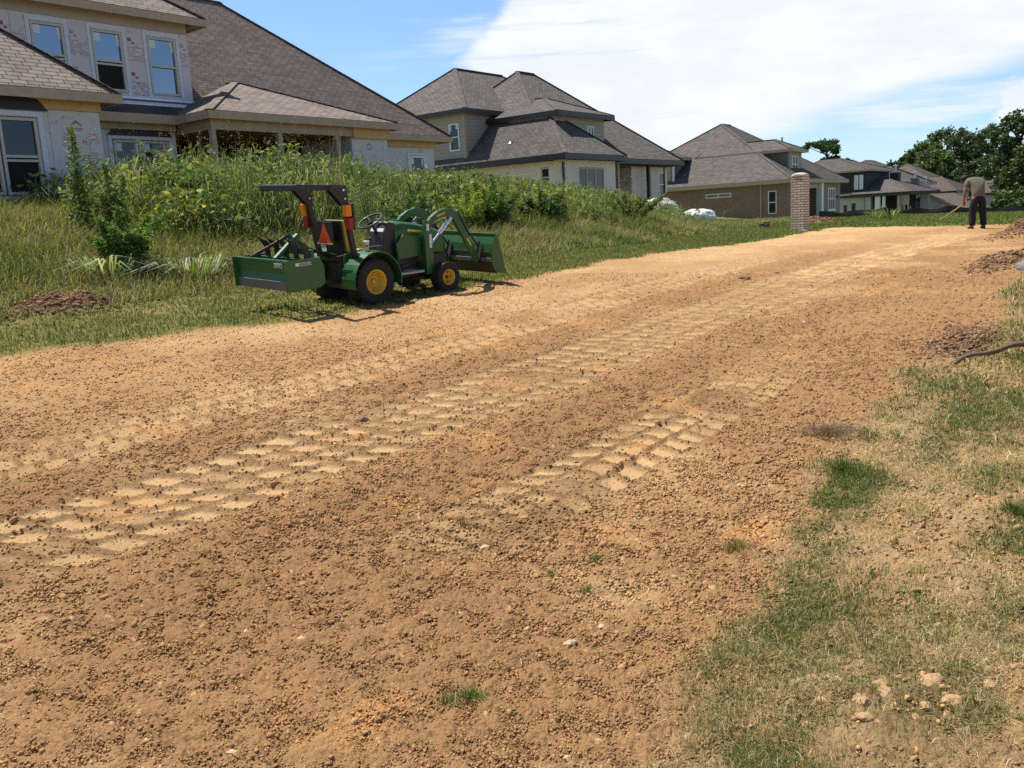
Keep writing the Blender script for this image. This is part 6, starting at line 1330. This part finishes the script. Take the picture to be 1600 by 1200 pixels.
def person():
    base = on_ground(1527, 358); Zp = float(np.dot(base-CAM, FWD)); k = 1.0
    # local frame: x to the right of the picture, y away from the camera, z up; the man faces away and stoops
    SKIN = plain('skin', (.26, .135, .085), .6, var=.1); SHIRT = plain('khaki_shirt', (.15, .13, .085), .85, var=.15, scale=9); TROU = plain('dark_trousers', (.007, .006, .008), .85, var=.3); BOOT = plain('dark_boots', (.030, .018, .012), .7); CAPM = plain('dark_cap', (.022, .022, .022), .8); HAIR = plain('dark_hair', (.012, .009, .007), .8)
    root = thing('person', 'person in a khaki shirt, dark trousers and dark cap stooping to rake', 'person', (float(base[0]), float(base[1]), gz(base[0], base[1])))
    yaw = math.atan2(FWD[1], FWD[0])-math.pi/2; root.rotation_euler = (0, 0, yaw)
    J = {'pelvis': ((0.0, 0, .88), (.155, .11)), 'belly': ((.0, .04, 1.05), (.15, .105)), 'chest': ((-.01, .17, 1.24), (.195, .13)), 'neckb': ((-.04, .30, 1.33), (.085, .075)), 'neck': ((-.09, .36, 1.335), (.058, .06)), 'head': ((-.145, .44, 1.335), (.085, .10)), 'crown': ((-.175, .49, 1.38), (.080, .085)), 'chin': ((-.175, .49, 1.27), (.05, .05)), 'nose': ((-.195, .55, 1.29), (.018, .02)),
         'shl': ((-.19, .20, 1.30), (.075, .075)), 'ell': ((-.275, .20, 1.02), (.048, .048)), 'wrl': ((-.235, .30, .78), (.031, .034)), 'hal': ((-.225, .335, .71), (.026, .042)),
         'shr': ((.17, .20, 1.30), (.075, .075)), 'elr': ((.235, .26, 1.03), (.048, .048)), 'wrr': ((.02, .40, .86), (.031, .034)), 'har': ((-.05, .42, .82), (.026, .042)),
         'hil': ((-.10, .0, .84), (.10, .10)), 'knl': ((-.135, .03, .47), (.068, .068)), 'anl': ((-.15, -.02, .09), (.045, .048)), 'tol': ((-.16, .14, .04), (.042, .035)),
         'hir': ((.10, 0, .84), (.10, .10)), 'knr': ((.145, .03, .47), (.068, .068)), 'anr': ((.165, -.02, .09), (.045, .048)), 'tor': ((.185, .13, .04), (.042, .035))}
    L = [('pelvis', 'belly'), ('belly', 'chest'), ('chest', 'neckb'), ('neckb', 'neck'), ('neck', 'head'), ('head', 'crown'), ('head', 'chin'), ('head', 'nose'), ('chest', 'shl'), ('shl', 'ell'), ('ell', 'wrl'), ('wrl', 'hal'), ('chest', 'shr'), ('shr', 'elr'), ('elr', 'wrr'), ('wrr', 'har'), ('pelvis', 'hil'), ('hil', 'knl'), ('knl', 'anl'), ('anl', 'tol'), ('pelvis', 'hir'), ('hir', 'knr'), ('knr', 'anr'), ('anr', 'tor')]
    # fingers curled round the handle
    hv = Vector((-.57, .05, .345)) - Vector((.02, .43, .835))
    for hnd, w_, sg in (('hal', 'wrl', 1), ('har', 'wrr', 1)):
        h = Vector(J[hnd][0]); ax = (h-Vector(J[w_][0])).normalized(); side = Vector((0, 1, 0)).cross(ax).normalized()
        for q, (o, ln) in enumerate(((-.030, .060), (-.010, .068), (.010, .065), (.029, .052))):
            a = h+side*o+ax*.03; b = a+ax*ln*.45+Vector((0, -.012, 0)); c = b+ax*ln*.15+Vector((0, -.034, .006)); d = c+Vector((0, -.012, .022))
            for nm, p, r in (('a', a, .010), ('b', b, .0095), ('c', c, .009), ('d', d, .0075)): J[f'{hnd}{q}{nm}'] = (tuple(p), (r, r))
            L += [(hnd, f'{hnd}{q}a'), (f'{hnd}{q}a', f'{hnd}{q}b'), (f'{hnd}{q}b', f'{hnd}{q}c'), (f'{hnd}{q}c', f'{hnd}{q}d')]
        a = h-side*.036-ax*.012; b = a-side*.014+ax*.035+Vector((0, -.02, 0)); J[hnd+'ta'] = (tuple(a), (.012, .012)); J[hnd+'tb'] = (tuple(b), (.009, .009)); L += [(hnd, hnd+'ta'), (hnd+'ta', hnd+'tb')]
    skin_body('body', J, L, SKIN, root)
    gr = lambda ks, g: {q: (J[q][0], tuple(r+g for r in J[q][1])) for q in ks}
    S = gr(['belly', 'chest', 'neckb', 'shl', 'shr'], .016); S['waist'] = ((0, .01, .95), (.188, .142)); S['hem'] = ((0, .0, .84), (.186, .142)); S['sll'] = ((-.245, .20, 1.13), (.082, .078)); S['slr'] = ((.212, .235, 1.14), (.082, .078)); S['belly'] = (J['belly'][0], (.188, .145)); S['chest'] = (J['chest'][0], (.222, .155)); S['neckb'] = (J['neckb'][0], (.115, .095))
    skin_body('shirt', {q: S[q] for q in ['chest', 'belly', 'waist', 'hem', 'neckb', 'shl', 'sll', 'shr', 'slr']}, [('belly', 'waist'), ('waist', 'hem'), ('belly', 'chest'), ('chest', 'neckb'), ('chest', 'shl'), ('shl', 'sll'), ('chest', 'shr'), ('shr', 'slr')], SHIRT, root)
    Tq = {'pelvis': ((0, 0, .88), (.175, .13)), 'top': ((0, .015, .99), (.165, .12)), 'hil': (J['hil'][0], (.122, .122)), 'knl': (J['knl'][0], (.098, .098)), 'cul': ((-.15, -.01, .07), (.088, .088)), 'hir': (J['hir'][0], (.122, .122)), 'knr': (J['knr'][0], (.098, .098)), 'cur': ((.165, -.01, .07), (.088, .088))}
    skin_body('trousers', Tq, [('pelvis', 'top'), ('pelvis', 'hil'), ('hil', 'knl'), ('knl', 'cul'), ('pelvis', 'hir'), ('hir', 'knr'), ('knr', 'cur')], TROU, root)
    for s_, a, t in (('l', 'anl', 'tol'), ('r', 'anr', 'tor')):
        A, Tt = Vector(J[a][0]), Vector(J[t][0]); skin_body('boot', {'h': ((A.x, A.y-.03, .055), (.052, .055)), 's': ((A.x, A.y, .13), (.058, .058)), 'm': ((A.x*.5+Tt.x*.5, A.y*.5+Tt.y*.5, .05), (.050, .048)), 't': ((Tt.x, Tt.y+.03, .035), (.046, .034))}, [('h', 's'), ('h', 'm'), ('m', 't')], BOOT, root)
    hd = Vector((-.165, .465, 1.37)); axis = Vector((-.15, .55, .80)).normalized(); q = axis.to_track_quat('Z', 'Y')
    m = MB(); m.lathe([(0, .095), (.05, .088), (.088, .06), (.104, .02), (.106, -.02), (.100, -.02), (0, .02)], (0, 0, 0), 'z', 20); m.add([(-.085, .06, -.012), (.085, .06, -.012), (.075, .19, -.035), (0, .215, -.04), (-.075, .19, -.035), (-.085, .06, -.002), (.085, .06, -.002), (.075, .19, -.026), (0, .215, -.03), (-.075, .19, -.026)], [(0, 4, 3, 2, 1), (5, 6, 7, 8, 9), (0, 1, 6, 5), (1, 2, 7, 6), (2, 3, 8, 7), (3, 4, 9, 8), (4, 0, 5, 9)])
    m.v = [tuple(q @ Vector(v)+hd) for v in m.v]; m.build('cap', CAPM, root, smooth=True)
    m = MB(); m.lathe([(.101, -.021), (.098, -.05), (.078, -.075), (.0, -.06)], (0, 0, 0), 'z', 16); m.v = [tuple(q @ Vector((v[0], v[1]-.008, v[2]))+hd) for v in m.v]; m.build('hair', HAIR, root, smooth=True)
    for s_ in (-1, 1):
        m = MB(); m.lathe([(0, 0), (.02, .004), (.028, .012), (.02, .016), (0, .01)], (0, 0, 0), 'x', 10); m.v = [tuple(Vector((v[0]*s_, v[1]*.8, v[2]*1.2))+Vector((-.155+s_*.09, .44, 1.325))) for v in m.v]; m.build('ear', SKIN, root, smooth=True)
        m = MB(); m.lathe([(0, -.011), (.009, -.006), (.011, 0), (.009, .006), (0, .011)], (-.185+s_*.032, .535, 1.325), 'y', 8); m.build('eye', plain('eye', (.6, .58, .55), .3), root, smooth=True)
    m = MB(); m.box(-.21, -.155, .535, .545, 1.262, 1.27); m.build('mouth', plain('lips', (.22, .08, .06), .6), root)
    # the rake: handle through both hands, head on the grass to the left
    bpy.context.view_layer.update(); W = root.matrix_world
    tip = on_ground(1466, 347); rake = thing('rake', 'rake with a pale wooden handle and dark head held by the stooping person', 'rake', tuple(map(float, tip)))
    iv = rake.matrix_basis.inverted(); a = iv @ (W @ Vector((-.03, .44, .80))); b = iv @ (W @ Vector((-.235, .345, .685))); d = (b-a).normalized()
    end = Vector((0, 0, .03)); m = MB(); m.tube([a-(b-a)*.9, a, b, b+(end-b)*.55, end], .016, 8); m.build('handle', plain('ash_handle', (.52, .34, .14), .6), rake, smooth=True)
    dr = Vector((float(RIGHT[0]), float(RIGHT[1]), 0)).normalized(); pr = Vector((-dr.y, dr.x, 0)); m = MB(); m.bar(-pr*.22+dr*.0+Vector((0, 0, .03)), pr*.22+Vector((0, 0, .03)), .03, .025)
    for t in np.linspace(-.21, .21, 12): m.bar(pr*t+Vector((0, 0, .03)), pr*t+dr*.03+Vector((0, 0, -.05)), .010, .010)
    m.bar(Vector((0, 0, .03)), (b-end).normalized()*.12+Vector((0, 0, .03)), .03, .03); m.build('rake_head', BLACK, rake)
person()
